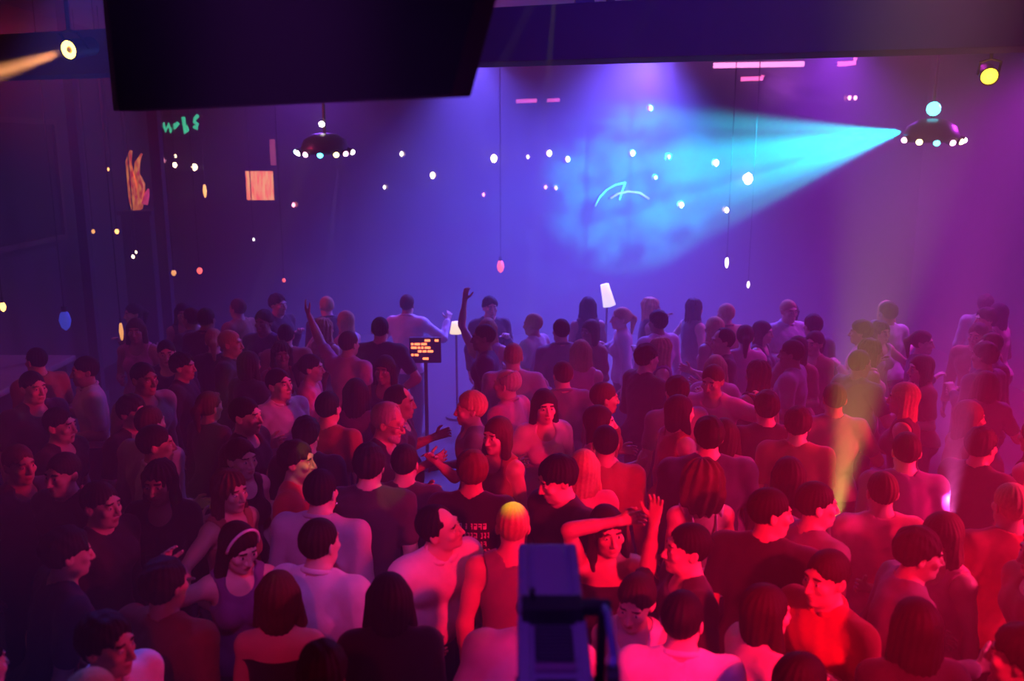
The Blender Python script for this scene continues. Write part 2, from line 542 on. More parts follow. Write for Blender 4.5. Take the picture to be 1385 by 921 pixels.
    if kind in ('dress', 'offshoulder'):
        ops.append(('u', cone((0, 0, .86 * S), (0, -.005, .62 * S), .165 * wd * S, .20 * S), .08))
    if kind in ('tee', 'long', 'tank', 'backless'):
        ops.append(('u', ell((0, .012, .95 * S), np.array((hipw * wd + .022, .142, .15)) * S), .04)); ops += [('u', inflate(p, .024), .04) for m, p, k in torso if p[0] == 'e' and p[1][2] < .92 * S]
    if kind == 'untucked':
        ops.append(('u', ell((0, .005, .92 * S), np.array((.200 * wd + .01, .165, .17)) * S), .05)); ops += [('u', inflate(p, .030), .05) for m, p, k in torso if p[0] == 'e' and p[1][2] < 1.0 * S]
    tf = Field(ops, .0105)
    tf.ripple(.0035, 26, ph); tf.ripple(.0022, 47, ph + 2)
    up = T @ np.array((0, 0, 1.0))
    hz = hem * S if kind in ('dress', 'offshoulder', 'untucked') else None
    if hz: tf.clip(np.array((0, 0, hz)), np.array((0, 0, -1.0)))
    else: tf.clip(tp(0, 0, hem), -up)
    nr = .064 if kind != 'tank' else .082
    tf.op('s', cone(tp(0, .012, 1.455), hc, nr * Hs, .08 * Hs), .01)
    if fem or kind in ('tee', 'tank'): tf.op('s', ell(tp(0, -.10, 1.47), np.array((.085, .09, .085 if fem else .05)) * S, T), .01)
    if kind in ('tank', 'dress', 'backless'):
        for sx in (-1, 1): tf.op('s', ell(tp(sx * .205, .0, 1.40), np.array((.085, .16, .11)) * S, T), .01)
    if kind == 'backless': tf.op('s', ell(tp(0, .13, 1.33), np.array((.15, .10, .22)) * S, T), .01)
    if kind == 'strapless': tf.clip(tp(0, 0, 1.345), nrm(up + T @ np.array((0, .15, 0))))
    if kind == 'offshoulder': tf.clip(tp(0, 0, 1.375), nrm(up))
    if kind == 'halter': tf.clip(tp(0, 0, 1.36), nrm(up + T @ np.array((0, .5, 0))))
    tm, tv, _ = tf.mesh('shirt')
    tname = {'dress': 'dress', 'offshoulder': 'dress', 'tank': 'tank_top', 'strapless': 'strapless_top', 'halter': 'halter_top', 'backless': 'backless_top', 'tee': 't_shirt', 'long': 'sweater'}.get(kind, 'shirt')
    shirt = link_mesh(tname, tm, body, (cloth_m(tc),))
    if kind in ('shirt', 'untucked') or P.get('collar'):
        cops = []
        cm = MB()
        pts = []
        for i in range(21):
            t = math.pi * (-.43 + 1.86 * i / 20)
            pts.append(nb + T @ (np.array((math.cos(t) * .076 * wd, math.sin(t) * .068 - .006, .042 + .020 * math.sin(t))) * S))
        cm.tube(pts, [.010] + [.014] * 19 + [.010], 8)
        cm.build('collar', cloth_m(tc), body, True)
    # --- below the waist
    bot = P.get('bottom', ('trousers', 'charcoal'))
    if kind not in ('dress', 'offshoulder'):
        if bot[0] == 'skirt':
            ops = [('u', cone((0, 0, .98 * S), (0, 0, .60 * S), .150 * wd * S, .215 * S), .03), ('u', inflate(torso[0][1], .016), .04)] + [('u', inflate(p, .018), .04) for m, p, k in torso if p[0] == 'e' and p[1][2] < .92 * S]
            bf = Field(ops, .013); bf.ripple(.004, 22, ph); bf.clip(np.array((0, 0, .56 * S)), np.array((0, 0, -1.0))); bf.clip(np.array((0, 0, 1.0 * S)), np.array((0, 0, 1.0)))
            nm = 'skirt'
        else:
            ops = [('u', inflate(p, .015), k) for m, p, k in torso if p[0] == 'e' and p[1][2] < 1.0 * S]
            ops.append(('u', ell((0, -bel * .35 * S, .98 * S), np.array((.150 * wd + .012, .112 + bel * .55, .10)) * S), .05))
            for sx in (-1, 1):
                hip, kn, ank = leg[sx]
                ops += [('u', cone(hip, kn, .086 * wd * S + .014, .066 * S + .016), .04), ('u', cone(kn, kn * .6 + ank * .4 + np.array((0, .02, 0)), .066 * S + .016, .064 * S + .016), .03), ('u', cone(kn, ank, .066 * S + .014, .058 * S + .012), .03)]
            bf = Field(ops, .0135); bf.ripple(.004, 20, ph + 1); bf.clip(np.array((0, 0, 1.0 * S)), np.array((0, 0, 1.0))); bf.clip(np.array((0, 0, .045)), np.array((0, 0, -1.0)))
            nm = 'trousers'
        bm_, _, _ = bf.mesh(nm)
        link_mesh(nm, bm_, body, (cloth_m(bot[1]),))
        if P.get('belt'):
            b = MB(); n = 28
            b.tube([(math.cos(2 * math.pi * i / n) * .168 * wd * S, math.sin(2 * math.pi * i / n) * (.125 + bel * .5) * S - bel * .35 * S, .985 * S) for i in range(n + 1)], .018, 8)
            b.build('belt', mat('belt_leather', (.02, .014, .012), .5), body, True)
    sho = mat('shoe_leather', (.018, .015, .014), .4)
    for sx in (-1, 1):
        ank = leg[sx][2]
        f = Field([('u', cone(ank + np.array((0, .022, -.035)) * S, ank + np.array((sx * .032, -.175, -.05)) * S, .046 * S, .036 * S), .02), ('u', cone(ank + np.array((0, .01, .0)) * S, ank + np.array((0, .01, -.04)) * S, .048 * S, .046 * S), .03),
                   ('u', ell(ank + np.array((sx * .02, -.11, -.058)) * S, np.array((.048, .10, .03)) * S), .02)], .0135)
        f.clip(np.array((0, 0, .004)), np.array((0, 0, -1.0)))
        sm_, _, _ = f.mesh('shoe')
        link_mesh('shoe', sm_, body, (sho,))
    # --- small things worn
    if P.get('glasses'):
        g = MB()
        for sx in (-1, 1):
            g.tube([hp_(sx * .034 + math.cos(t) * .023, -.108 - .0 * t, .006 + math.sin(t) * .018) for t in [2 * math.pi * i / 16 for i in range(17)]], .0024, 6)
            g.tube([hp_(sx * .057, -.104, .010), hp_(sx * .078, -.05, .012), hp_(sx * .080, .02, .010)], .0022, 6)
        g.tube([hp_(-.011, -.108, .008), hp_(0, -.112, .011), hp_(.011, -.108, .008)], .0022, 6)
        g.build('glasses', mat('glasses_metal', (.6, .58, .55), .25, 1.0), body, True)
    if P.get('headband'):
        g = MB()
        g.tube([hp_(math.cos(t) * .090, -.032 - .02 * math.sin(t), .025 + math.sin(t) * .118) for t in [math.pi * i / 18 for i in range(19)]], .0075, 8)
        g.build('hair_band', mat('hair_band', (.75, .72, .75), .3), body, True)
    if P.get('beard'):
        bfld = Field([hell((0, -.046, -.070), (jw + .008, .052, .046), 0), hell((0, -.078, -.094), (.030, .024, .024), .015)], .006)
        bfld.op(*hell((0, -.118, -.055), (.030, .040, .020), .008, 's')); bfld.clip(hp_(0, 0, -.035), Rh @ np.array((0, 0.3, 1.0)))
        bfld.strands(hc, .0015, 31, ph)
        link_mesh('beard', bfld.mesh('beard')[0], body, (hair_m(P['beard']),))
    if P.get('strap'):
        g = MB()
        for sx in (-1, 1):
            g.tube([tp(sx * .085, -.110, 1.36), tp(sx * .09, -.075, 1.44), tp(sx * .088, .02, 1.492), tp(sx * .08, .085, 1.44), tp(sx * .075, .118, 1.34), tp(sx * .05, .122, 1.25)], .007, 8)
        g.build('strap', cloth_m(tc), body, True)
    if P.get('earring'):
        for sx in (-1, 1):
            MB().sph(hp_(sx * .088, .006, -.045), .008, 10).build('earring', mat('earring_metal', (.85, .82, .78), .12, 1.0), body, True)
    if P.get('bracelet'):
        for sx in P['bracelet']:
            a, el, wr, u, f = seg[sx]
            q = np.array(Vector(f).to_track_quat('Z', 'Y').to_matrix())
            MB().tube([wr - f * .02 + q @ np.array((math.cos(t) * .031, math.sin(t) * .031, 0)) for t in [2 * math.pi * i / 18 for i in range(19)]], .004, 6).build('bracelet', mat('earring_metal', (.85, .82, .78), .12, 1.0), body, True)
    if P.get('print'):
        # rows of lettering across the back of the shirt, too small and blurred in the picture to read
        bv = BVHTree.FromPolygons([tuple(v) for v in tv], [tuple(p.vertices) for p in tm.polygons])
        rr = random.Random(5); bmz = bmesh.new()
        for row in range(4):
            x = -.115 if row % 2 else -.10
            while x < .11:
                w_ = rr.choice((.010, .014, .018)); z0 = 1.33 - row * .052; hgt = .034
                for (x0, x1, za, zb) in ((x, x + .005, 0, hgt), (x, x + w_, hgt - .006, hgt), (x, x + w_, (0 if rr.random() < .5 else .014), (.006 if row % 2 else .020))):
                    vs = []
                    for (xx, zz) in ((x0, z0 + za), (x1, z0 + za), (x1, z0 + zb), (x0, z0 + zb)):
                        o = Vector(tp(xx, .5, zz)); h = bv.ray_cast(o, Vector(T @ np.array((0, -1.0, 0))))
                        vs.append(bmz.verts.new((h[0] if h[0] else o) + Vector(T @ np.array((0, .004, 0)))))
                    try: bmz.faces.new(vs)
                    except ValueError: pass
                x += w_ + (.007 if rr.random() < .8 else .02)
        mz = bpy.data.meshes.new('lettering'); bmz.to_mesh(mz); bmz.free()
        link_mesh('lettering', mz, body, (mat('print_ink', (.75, .55, .55), .7),))
    return body, hc

def copy_person(src, top=None, hairc=None, skin=None):
    o = src.copy(); COL.objects.link(o)
    if skin:
        o.material_slots[0].link = 'OBJECT'; o.material_slots[0].material = skin_m(skin)
    for ch in list(src.children):
        c = ch.copy(); COL.objects.link(c); c.parent = o
        base = ch.name.split('.')[0]
        m = cloth_m(top) if (top and base in ('t_shirt', 'shirt', 'sweater', 'tank_top', 'dress', 'halter_top', 'strapless_top', 'collar', 'strap', 'backless_top')) else hair_m(hairc) if (hairc and base == 'hair') else None
        if m:
            c.material_slots[0].link = 'OBJECT'; c.material_slots[0].material = m
    return o

def head_to_root(u, v, psi, hc, H):
    """world x,y of the person whose head centre (local hc) shows at pixel u,v"""
    p = at_z(u, v, hc[2])
    c, s = math.cos(psi), math.sin(psi)
    return p.x - (c * hc[0] - s * hc[1]), p.y - (s * hc[0] + c * hc[1])
# ------------------------------------------------------------------ the room
XL, XR, YB, YF, ZC = -6.5, 7.4, 17.0, -2.2, 5.25
def wall_mat(name, c, rough=.8):
    return mat(name, c, rough, noise=.2, nscale=3, bump=.15)
def slab(name, lo, hi, m, kind='structure'):
    o = MB().box([(a + b) / 2 for a, b in zip(lo, hi)], [b - a for a, b in zip(lo, hi)]).build(name, m)
    if kind: o['kind'] = kind
    return o
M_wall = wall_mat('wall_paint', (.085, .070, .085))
M_floor = mat('floor_boards', (.035, .028, .028), .45, noise=.4, nscale=5, bump=.1)
M_ceil = wall_mat('ceiling_paint', (.30, .26, .30))
M_beam = wall_mat('beam_paint', (.16, .13, .17))
slab('floor', (XL, YF, -.15), (XR, YB, 0), M_floor)
slab('ceiling', (XL, YF, ZC), (XR, YB, ZC + .15), M_ceil)
slab('wall_left', (XL - .2, YF, 0), (XL, YB, ZC), M_wall)
slab('wall_right', (XR, YF, 0), (XR + .2, YB, ZC), M_wall)
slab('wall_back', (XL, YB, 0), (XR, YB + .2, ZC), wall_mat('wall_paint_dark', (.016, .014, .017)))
slab('wall_front', (XL, YF - .2, 0), (XR, YF, ZC), M_wall)
# the gallery the picture was taken from
slab('trim_1', (XL, YF, 1.62), (XR, .55, 1.80), M_beam)
# the downstand beam across the top right, lower edge at about 4.2 m
p0, p1 = at(560, 88.5, 6.75), at(1480, 59, 5.45)
dv = (p1 - p0); dv.z = 0; dn = Vector((-dv.y, dv.x, 0)).normalized()
b = MB()
q0 = p0 - dv.normalized() * 5.5; q1 = p1 + dv.normalized() * 2.0
vs = [b.bm.verts.new(x) for x in ((q0.x, q0.y, p0.z), (q1.x, q1.y, p1.z), (q1.x + dn.x * .45, q1.y + dn.y * .45, p1.z), (q0.x + dn.x * .45, q0.y + dn.y * .45, p0.z))]
vt = [b.bm.verts.new((v.co.x, v.co.y, v.co.z + (.335 if i in (0, 3) else .40))) for i, v in enumerate(vs)]
b.bm.faces.new(vs); b.bm.faces.new(vt)
for i in range(4): b.bm.faces.new((vs[i], vs[(i + 1) % 4], vt[(i + 1) % 4], vt[i]))
bo = b.build('trim_2', M_beam, bevel=.01); bo['kind'] = 'structure'
# steel hangers carrying it from the ceiling
for k, u in enumerate((817, 856, 1110)):
    t_ = (u - 560) / 920.0
    p = p0.lerp(p1, t_) + dn * .22
    o = MB().box((p.x, p.y, (p.z + .32 + ZC) / 2), (.13 if k == 0 else .05, .12, ZC - p.z - .32)).box((p.x, p.y, ZC - .02), (.22, .2, .04)).build('beam_hanger', mat('dark_steel', (.05, .05, .055), .4, .6))
    tag(o, ['wide dark hanger post holding the ceiling beam, nearest the black box', 'thin dark hanger post next to the wide one above the ceiling beam', 'thin dark hanger post above the long pink tube'][k], 'hanger')

# ------------------------------------------------------------------ big projection screen on the left wall
s_ = empty('projection_screen', (XL + .06, 11.4, 2.18)); tag(s_, 'large dark unlit projection screen on the left wall', 'screen')
f = MB().box((.03, 0, .80), (.05, 3.5, 1.6)); f.build('screen_fabric', mat('screen_black', (.012, .010, .014), .7), s_)
f = MB()
f.box((.05, 0, .03), (.09, 3.64, .07)).box((.05, 0, 1.62), (.09, 3.64, .07)).box((.05, -1.79, .82), (.09, .07, 1.64)).box((.05, 1.79, .82), (.09, .07, 1.64))
f.build('screen_frame', mat('screen_frame', (.16, .10, .09), .45), s_)

# ------------------------------------------------------------------ black cabinet hanging top left
A, B = at(160, 150, 3.9), at(633, 128.5, 2.62)
sp = empty('hanging_panel', ((A.x + B.x) / 2, (A.y + B.y) / 2, A.z)); tag(sp, 'big black flat panel with a slanted right edge hung from the ceiling at top left', 'panel')
ang = math.atan2(B.y - A.y, B.x - A.x); L = math.hypot(B.x - A.x, B.y - A.y)
sp.rotation_euler.z = ang
M_cab = mat('cabinet_black', (.008, .007, .009), .75, noise=.3, nscale=80, bump=.2, spec=.25)
dz = B.z - A.z
prof = [(-L / 2, 0), (L / 2 - .07, dz), (L / 2 + .26, .85), (-L / 2 - .02, .85)]
MB().prism(prof, 0, .09).build('board', M_cab, sp, bevel=.008)
MB().prism([(-L / 2 - .045, .0), (-L / 2 - .004, .0), (-L / 2 - .024, .84), (-L / 2 - .065, .84)], .0, .05).build('lit_edge_strip', mat('lit_edge_pale', (.38, .36, .34), .5), sp, bevel=.006)  # pale strip put on for the light along the panel's left edge
for sx in (-1, 1): MB().cyl((sx * L * .33, .045, .84), (sx * L * .33, .045, ZC - A.z), .018).build('suspension_rod', mat('dark_steel', (.05, .05, .055), .4, .6), sp)

# ------------------------------------------------------------------ the lighting fixture seen from behind at the bottom centre
M_fx = mat('fixture_paint', (.22, .20, .30), .38, noise=.05, nscale=60, bump=.05)
M_fxd = mat('fixture_dark', (.012, .011, .014), .5)
C = at(752, 921, 2.05)
fx = empty('moving_head_light', (C.x, C.y, C.z - .16)); tag(fx, 'dark blue stage light seen from behind in front of the crowd, bottom centre', 'stage light')
zt = .16
fx.rotation_euler.x = R(8.0)
Lx, y0, y1 = .170, -.30, .50
body_ = MB(); body_.box((0, (y0 + .26) / 2, zt - .085), (Lx, .26 - y0, .17), bevel=.012)
hb = body_.build('lamp_housing', M_fx, fx)
MB().box((0, .41, zt - .08), (Lx - .006, .30, .185), bevel=.014).build('lamp_head', M_fx, fx)
for sx in (-1, 1):
    MB().box((sx * .066, .42, zt + .014), (.022, .24, .02), bevel=.005).build('heat_ridge', M_fx, fx)
    MB().box((sx * .068, -.02, zt + .002), (.026, .52, .014), bevel=.004).build('side_rail', M_fx, fx)
MB().box((0, .42, zt + .012), (.085, .22, .010), bevel=.003).build('top_panel', mat('fixture_panel', (.24, .20, .30), .45), fx)
for k, (yy, ln) in enumerate(((.135, .13), (-.025, .085))):
    v = MB().box((0, yy, zt + .003), (.090, ln, .012), bevel=.002).build('vent_panel', M_fxd, fx)
    w_ = MB()
    for i in range(int(ln / .013)): w_.box((0, yy - ln / 2 + .008 + i * .013, zt + .011), (.082, .005, .006))
    w_.build('vent_fins', mat('fixture_fin', (.05, .045, .07), .5), v)
MB().box((0, .055, zt + .006), (.094, .022, .014), bevel=.002).build('label_strip', mat('fixture_label', (.20, .10, .20), .5), fx)
MB().box((0, .245, zt + .020), (.150, .060, .055), bevel=.006).build('yoke_band', M_fxd, fx)
MB().box((-.048, .262, zt + .055), (.014, .02, .03), bevel=.003).build('lock_catch', M_fxd, fx)
yk = MB().box((.105, .245, zt + .03), (.08, .032, .030), bevel=.005).box((.122, .245, zt - .09), (.022, .05, .24), bevel=.005).box((.02, .245, zt - .21), (.22, .06, .025), bevel=.005)
yk.build('yoke', M_fxd, fx)
MB().tube([(.124, .245, zt + .035), (.131, .20, zt + .045), (.131, .06, zt + .035), (.126, .03, zt + .02)], .0095, 12).build('handle_rod', mat('fixture_rod', (.16, .16, .40), .3, .3), fx, True)
MB().cyl((.113, .03, zt + .0), (.140, .03, zt + .0), .030).build('tilt_knob', M_fxd, fx)
MB().box((0, -.30, zt + .005), (.185, .06, .03), bevel=.004).build('rear_cap', M_fxd, fx)
MB().cyl((0, .555, zt - .08), (0, .60, zt - .08), .07, .062).build('lens_barrel', M_fxd, fx, True)
MB().cyl((0, .245, zt - .22), (0, .245, zt - .32), .02).box((0, .245, zt - .34), (.07, .06, .06)).build('clamp', M_fxd, fx)
# the pipe it is clamped to
pz = C.z - .16 + zt - .34 - .02
pp = fx.matrix_basis @ Vector((0, .245, zt - .36))
pr = MB().cyl((-3.2, pp.y, pp.z - .055), (3.2, pp.y, pp.z - .055), .026)
for x in (-3.2, 3.2): pr.cyl((x, pp.y, 0), (x, pp.y, pp.z - .055), .03).cyl((x, pp.y, 0), (x, pp.y, .02), .12)
tag(pr.build('lighting_bar', mat('dark_steel', (.05, .05, .055), .4, .6)), 'steel bar just under the picture carrying the dark blue stage light', 'bar')

# ------------------------------------------------------------------ lamps
def emis(name, c, s): return mat(name, c, .4, emit=c, estr=s)
def drop(o, x, y, z, r=.010, name='drop_rod'):
    """rod from the lamp up to the ceiling, in the lamp's own frame (origin x,y,z, no rotation)"""
    return MB().cyl((0, 0, 0), (0, 0, ZC - z), r, n=8).box((0, 0, ZC - z - .01), (.10, .10, .02)).build(name, mat('dark_steel', (.05, .05, .055), .4, .6), o)

def can_light(label, p, aim, r, glow, name='par_light', ring=None):
    o = empty(name, p); tag(o, label, 'stage light')
    d = Vector(aim).normalized(); q = d.to_track_quat('Z', 'Y').to_matrix()
    MB().lathe([(r * .55, -.26), (r * 1.0, -.22), (r * 1.05, -.03), (r * 1.12, .0), (r * 1.12, .02), (r * .98, .022), (r * .96, -.02)], frm=q).build('can', M_fxd, o, True)
    if ring:
        MB().lathe([(r * .98, -.012), (r * .98, .012), (r * .42, .016), (r * .40, -.010)], frm=q).build('lens_ring', glow, o, True)
        MB().sph(d * .0, r * .38, 14).build('bulb_shield', ring, o, True)
    else:
        MB().lathe([(r * .98, -.005), (r * .8, .02), (r * .4, .034), (.002, .038), (.001, -.01)], frm=q).build('lens', glow, o, True)
    y = MB(); x = q @ Vector((1, 0, 0)); x.z = 0; x.normalize()
    y.tube([x * r * 1.15 - d * .1, x * r * 1.15 + Vector((0, 0, r * 1.7)), Vector((0, 0, r * 2.0)), -x * r * 1.15 + Vector((0, 0, r * 1.7)), -x * r * 1.15 - d * .1], .010, 8)
    y.build('yoke', M_fxd, o)
    MB().cyl((0, 0, r * 2.0), (0, 0, ZC - p.z), .014, n=8).box((0, 0, ZC - p.z - .012), (.12, .12, .024)).build('drop_rod', mat('dark_steel', (.05, .05, .055), .4, .6), o)
    return o
PY1 = at(95, 67, 6.2); AIM1 = Vector((-1.0, -.55, -.42))
can_light('yellow stage light with a bright ring lens and hazy beam, top left', PY1, Vector((-.25, -1.0, -.2)), .062, emis('glow_yellow', (1, .62, .10), 9), ring=emis('glow_amber_dim', (.55, .26, .04), .8))
PY2 = at(1338, 103, 7.0)
can_light('round plain yellow stage light at the top right', PY2, (-.35, -1, -.25), .062, emis('glow_yellow2', (1, .62, .03), 6))

def derby(label, p, lens, ball=None, seed=1, r=.31, yaw=0):
    """half-round disco effect hung from the ceiling with lens tubes round its lower front rim"""
    o = empty('disco_effect_light', p, yaw); tag(o, label, 'disco light')
    MB().lathe([(.05, .20), (r * .45, .19), (r * .80, .12), (r * .93, .02), (r * .93, -.03), (r * .80, -.05), (.03, -.06)]).build('dome', mat('fixture_shell', (.05, .045, .06), .35, .4), o, True)
    for i, (a, c, ln) in enumerate(lens):
        t = R(a); x = math.sin(t) * r; y = -math.cos(t) * r * .75; z = -.05 * math.cos(t) + .03 - .03
        d = Vector((math.sin(t), -math.cos(t), -.35)).normalized(); b_ = Vector((x, y, z))
        tb = MB().cyl(b_ - d * .05, b_ + d * .03, .034, .042, n=14).build('lens_tube', M_fxd, o)
        MB().sph(b_ + d * .030, .036, 12, scale=(1, 1, .9)).build('lens', emis('lens_%s' % c, LENSC[c], ln), tb, True)
    if ball:
        MB().sph((-.02, -.05, .30), ball[1], 14).build('beacon', emis('beacon_%s' % ball[0], LENSC[ball[0]], ball[2]), o, True)
    MB().cyl((0, 0, .18), (0, 0, ZC - p.z), .02, n=10).box((0, 0, ZC - p.z - .012), (.16, .16, .024)).build('drop_rod', mat('dark_steel', (.05, .05, .055), .4, .6), o)
    return o
LENSC = {'white': (1, .92, .80), 'cyan': (.10, .85, 1), 'pink': (1, .45, .70), 'yellow': (1, .85, .35), 'green': (.45, 1, .75), 'blue': (.15, .45, 1)}
PD1, PD2 = at(440, 203, 11.0), at(1259, 186, 10.0)
derby('hanging disco light with white, green and cyan lenses, left of centre', PD1, [(-78, 'green', 9), (-58, 'white', 9), (-34, 'pink', 8), (-2, 'cyan', 9), (30, 'yellow', 8), (52, 'pink', 10), (76, 'white', 10)], ('white', .035, 14))
derby('hanging disco light with a cyan beacon, at the tip of the cyan beam', PD2, [(-70, 'pink', 8), (-38, 'yellow', 9), (-8, 'cyan', 8), (22, 'pink', 9), (46, 'yellow', 9), (68, 'white', 10)], ('cyan', .075, 7), 2)

M_glass_w = {}
def wall_lamp(u, v, size, c, label, y=YB, strength=12.0, group=None):
    """small globe lamp on a bracket on the back wall"""
    p = at_y(u, v, y - .14)
    o = empty('wall_lamp', (p.x, y, p.z)); tag(o, label, 'wall lamp', group)
    r = size / F * p.y * .5
    MB().cyl((0, -.03, 0), (0, 0, 0), .05 + r * .4, n=14).tube([(0, -.02, 0), (0, -.09, -.03 - r), (0, -.14, -.02 - r)], .012, 8).build('bracket', mat('lamp_brass', (.20, .14, .07), .35, .8), o)
    MB().lathe([(.012, -r * 1.35), (r * .62, -r * 1.1), (r * .95, -r * .35), (r, .05 * r), (r * .72, r * .75), (.004, r * 1.25)], (0, -.14, 0), 14).build('globe', emis('lamp_%s_%d' % (c, strength), LAMPC[c], strength), o, True)
    return o
LAMPC = {'blue': (.06, .10, .9), 'warm': (1, .74, .42), 'white': (1, .90, .82), 'pink': (1, .30, .42), 'orange': (1, .42, .12), 'red': (1, .12, .10)}
BULBS = [
 (585, 237, 7, 'warm', 26, 'small warm globe lamp on the back wall, right of the left disco light'),
 (668, 214, 9, 'warm', 26, 'warm globe lamp on the back wall above the middle of the floor'),
 (714, 212, 4, 'white', 12, 'faintest of the three lamps in a row left of the beam, on its left'),
 (743, 207, 7, 'warm', 20, 'highest of the three lamps in a row left of the cyan beam'),
 (768, 215, 6, 'warm', 20, 'rightmost of the three lamps in a row left of the cyan beam'),
 (856, 207, 6, 'warm', 18, 'small warm lamp at the left fringe of the cyan beam'),
 (880, 146, 5, 'pink', 18, 'small pinkish lamp high on the back wall, above the beam'),
 (905, 212, 4, 'white', 12, 'tiny pale lamp inside the left end of the cyan beam'),
 (887, 240, 4, 'white', 10, 'tiny pale lamp just below the left end of the cyan beam'),
 (969, 220, 7, 'warm', 26, 'warm lamp inside the bright part of the cyan beam'),
 (1012, 241, 13, 'white', 40, 'largest and brightest white lamp, shining through the cyan beam'),
 (922, 277, 6, 'warm', 24, 'warm lamp below the cyan beam, left of its lower edge'),
 (983, 284, 6, 'warm', 24, 'warm lamp at the lower edge of the cyan beam'),
 (738, 253, 4, 'pink', 12, 'left of a pair of tiny pink lamps on the back wall'),
 (752, 254, 4, 'pink', 12, 'right of a pair of tiny pink lamps on the back wall'),
 (543, 208, 5, 'white', 20, 'small white lamp right of the left disco light'),
 (520, 253, 4, 'white', 14, 'tiny white lamp low on the back wall, left of the warm globe'),
 (397, 277, 5, 'pink', 14, 'tiny pink lamp under the left disco light'),
 (654, 263, 4, 'pink', 10, 'faint pink lamp under the warm globe above mid floor'),
 (1149, 132, 5, 'pink', 14, 'left of two small pale lamps under the pink corner tube'),
 (1157, 132, 5, 'pink', 14, 'right of two small pale lamps under the pink corner tube'),
 (1252, 257, 6, 'pink', 8, 'faint pale lamp below the right disco light'),
]
for u, v, sz, c, st, lab in BULBS:
    wall_lamp(u, v, sz * .9, c, lab, strength=st * .6)

# neon tubes on the back wall
def neon(name, label, pts, r, c, s, y=YB - .10):
    """bent glass tube on stand-offs; pts are pixel corners laid on the wall plane"""
    P3 = [at_y(u, v, y) for u, v in pts]
    o = empty(name, (P3[0].x, YB, P3[0].z)); tag(o, label, 'neon light')
    Q = [p - Vector((P3[0].x, YB, P3[0].z)) for p in P3]
    MB().tube(Q, r, 8).build('glass_tube', emis('neon_' + c + str(int(s * 10)), NEON[c], s), o, True)
    for q in (Q[0], Q[-1]): MB().cyl(q, (q.x, 0, q.z), .02, n=8).build('standoff', M_fxd, o)
    return o
NEON = {'pink': (1, .16, .42), 'hot': (1, .30, .62), 'green': (.05, .75, .38), 'cyan': (.25, .75, 1), 'red': (1, .14, .25)}
neon('neon_sign', 'long straight hot-pink neon tube under the ceiling beam', [(965, 88.5), (1026, 87.5), (1087, 86.5)], .046, 'hot', 3)
neon('neon_sign', 'short pink neon tube below the long hot-pink tube', [(1002, 107), (1016, 106.5), (1031, 106), (1032, 102)], .036, 'pink', 2.2)
neon('neon_sign', 'pink neon tube bent into a corner at upper right', [(1133, 86.5), (1145, 86), (1156, 85), (1157, 78)], .040, 'pink', 2.6)
neon('neon_sign', 'faint pink neon tube high on the wall beside the black box', [(698, 137), (712, 136.5), (726, 136)], .034, 'pink', 1.0)
neon('neon_sign', 'faint pink neon tube right of the faint one by the black box', [(740, 136), (748, 135.5), (757, 135)], .030, 'pink', .9)
def neon_group(name, label, strokes, y=YB - .10):
    P0 = at_y(*strokes[0][0][0], y); o = empty(name, (P0.x, YB, P0.z)); tag(o, label, 'neon light')
    for pts, r, cc, s in strokes:
        Q = [at_y(u, v, y) - Vector((P0.x, YB, P0.z)) for u, v in pts]
        t = MB().tube(Q, r, 8).build('glass_tube', emis('neon_' + cc + str(int(s * 10)), NEON[cc], s), o, True)
        MB().cyl(Q[0], (Q[0].x, 0, Q[0].z), .018, n=8).build('standoff', M_fxd, t)
neon_group('neon_sign', 'neon sign of a thin cyan arc and a low pink arch on the back wall', [([(805, 279), (811, 267), (820, 257), (832, 250), (845, 247)], .012, 'cyan', .8), ([(846, 246), (842, 257), (838, 270)], .011, 'cyan', .8), ([(826, 268), (836, 262), (850, 259), (866, 261), (878, 269)], .020, 'red', .5)])
# green sign: four squiggles
gs = empty('green_sign', at_y(243, 172, 15.2)); tag(gs, 'green glowing squiggle sign under the black hanging box', 'sign')
o0 = gs.location.copy()
def gp(l): return [at_y(u, v, 15.2) - o0 for u, v in l]
for st in ([(217, 172), (221, 167), (224, 177), (228, 168), (231, 178), (235, 171), (238, 168)], [(235, 173), (238, 170), (241, 166)], [(248, 158), (249, 168), (251, 180), (254, 176), (251, 170)], [(268, 156), (264, 160), (263, 165), (267, 168), (266, 174), (262, 171)]):
    MB().tube(gp(st), .030, 8).build('glass_tube', emis('neon_green', NEON['green'], 1.15), gs, True)
g = MB(); a = at_y(212, 187, 15.24) - o0; b = at_y(275, 187, 15.24) - o0
g.box(((a.x + b.x) / 2, .06, a.z), (b.x - a.x, .04, .05)); g.box(((a.x + b.x) / 2, .06, a.z + .35), (b.x - a.x, .04, .04))
for x in (a.x + .1, b.x - .1): g.cyl((x, .06, a.z), (x, .06, ZC - o0.z), .014, n=8)
g.build('sign_frame', M_fxd, gs)

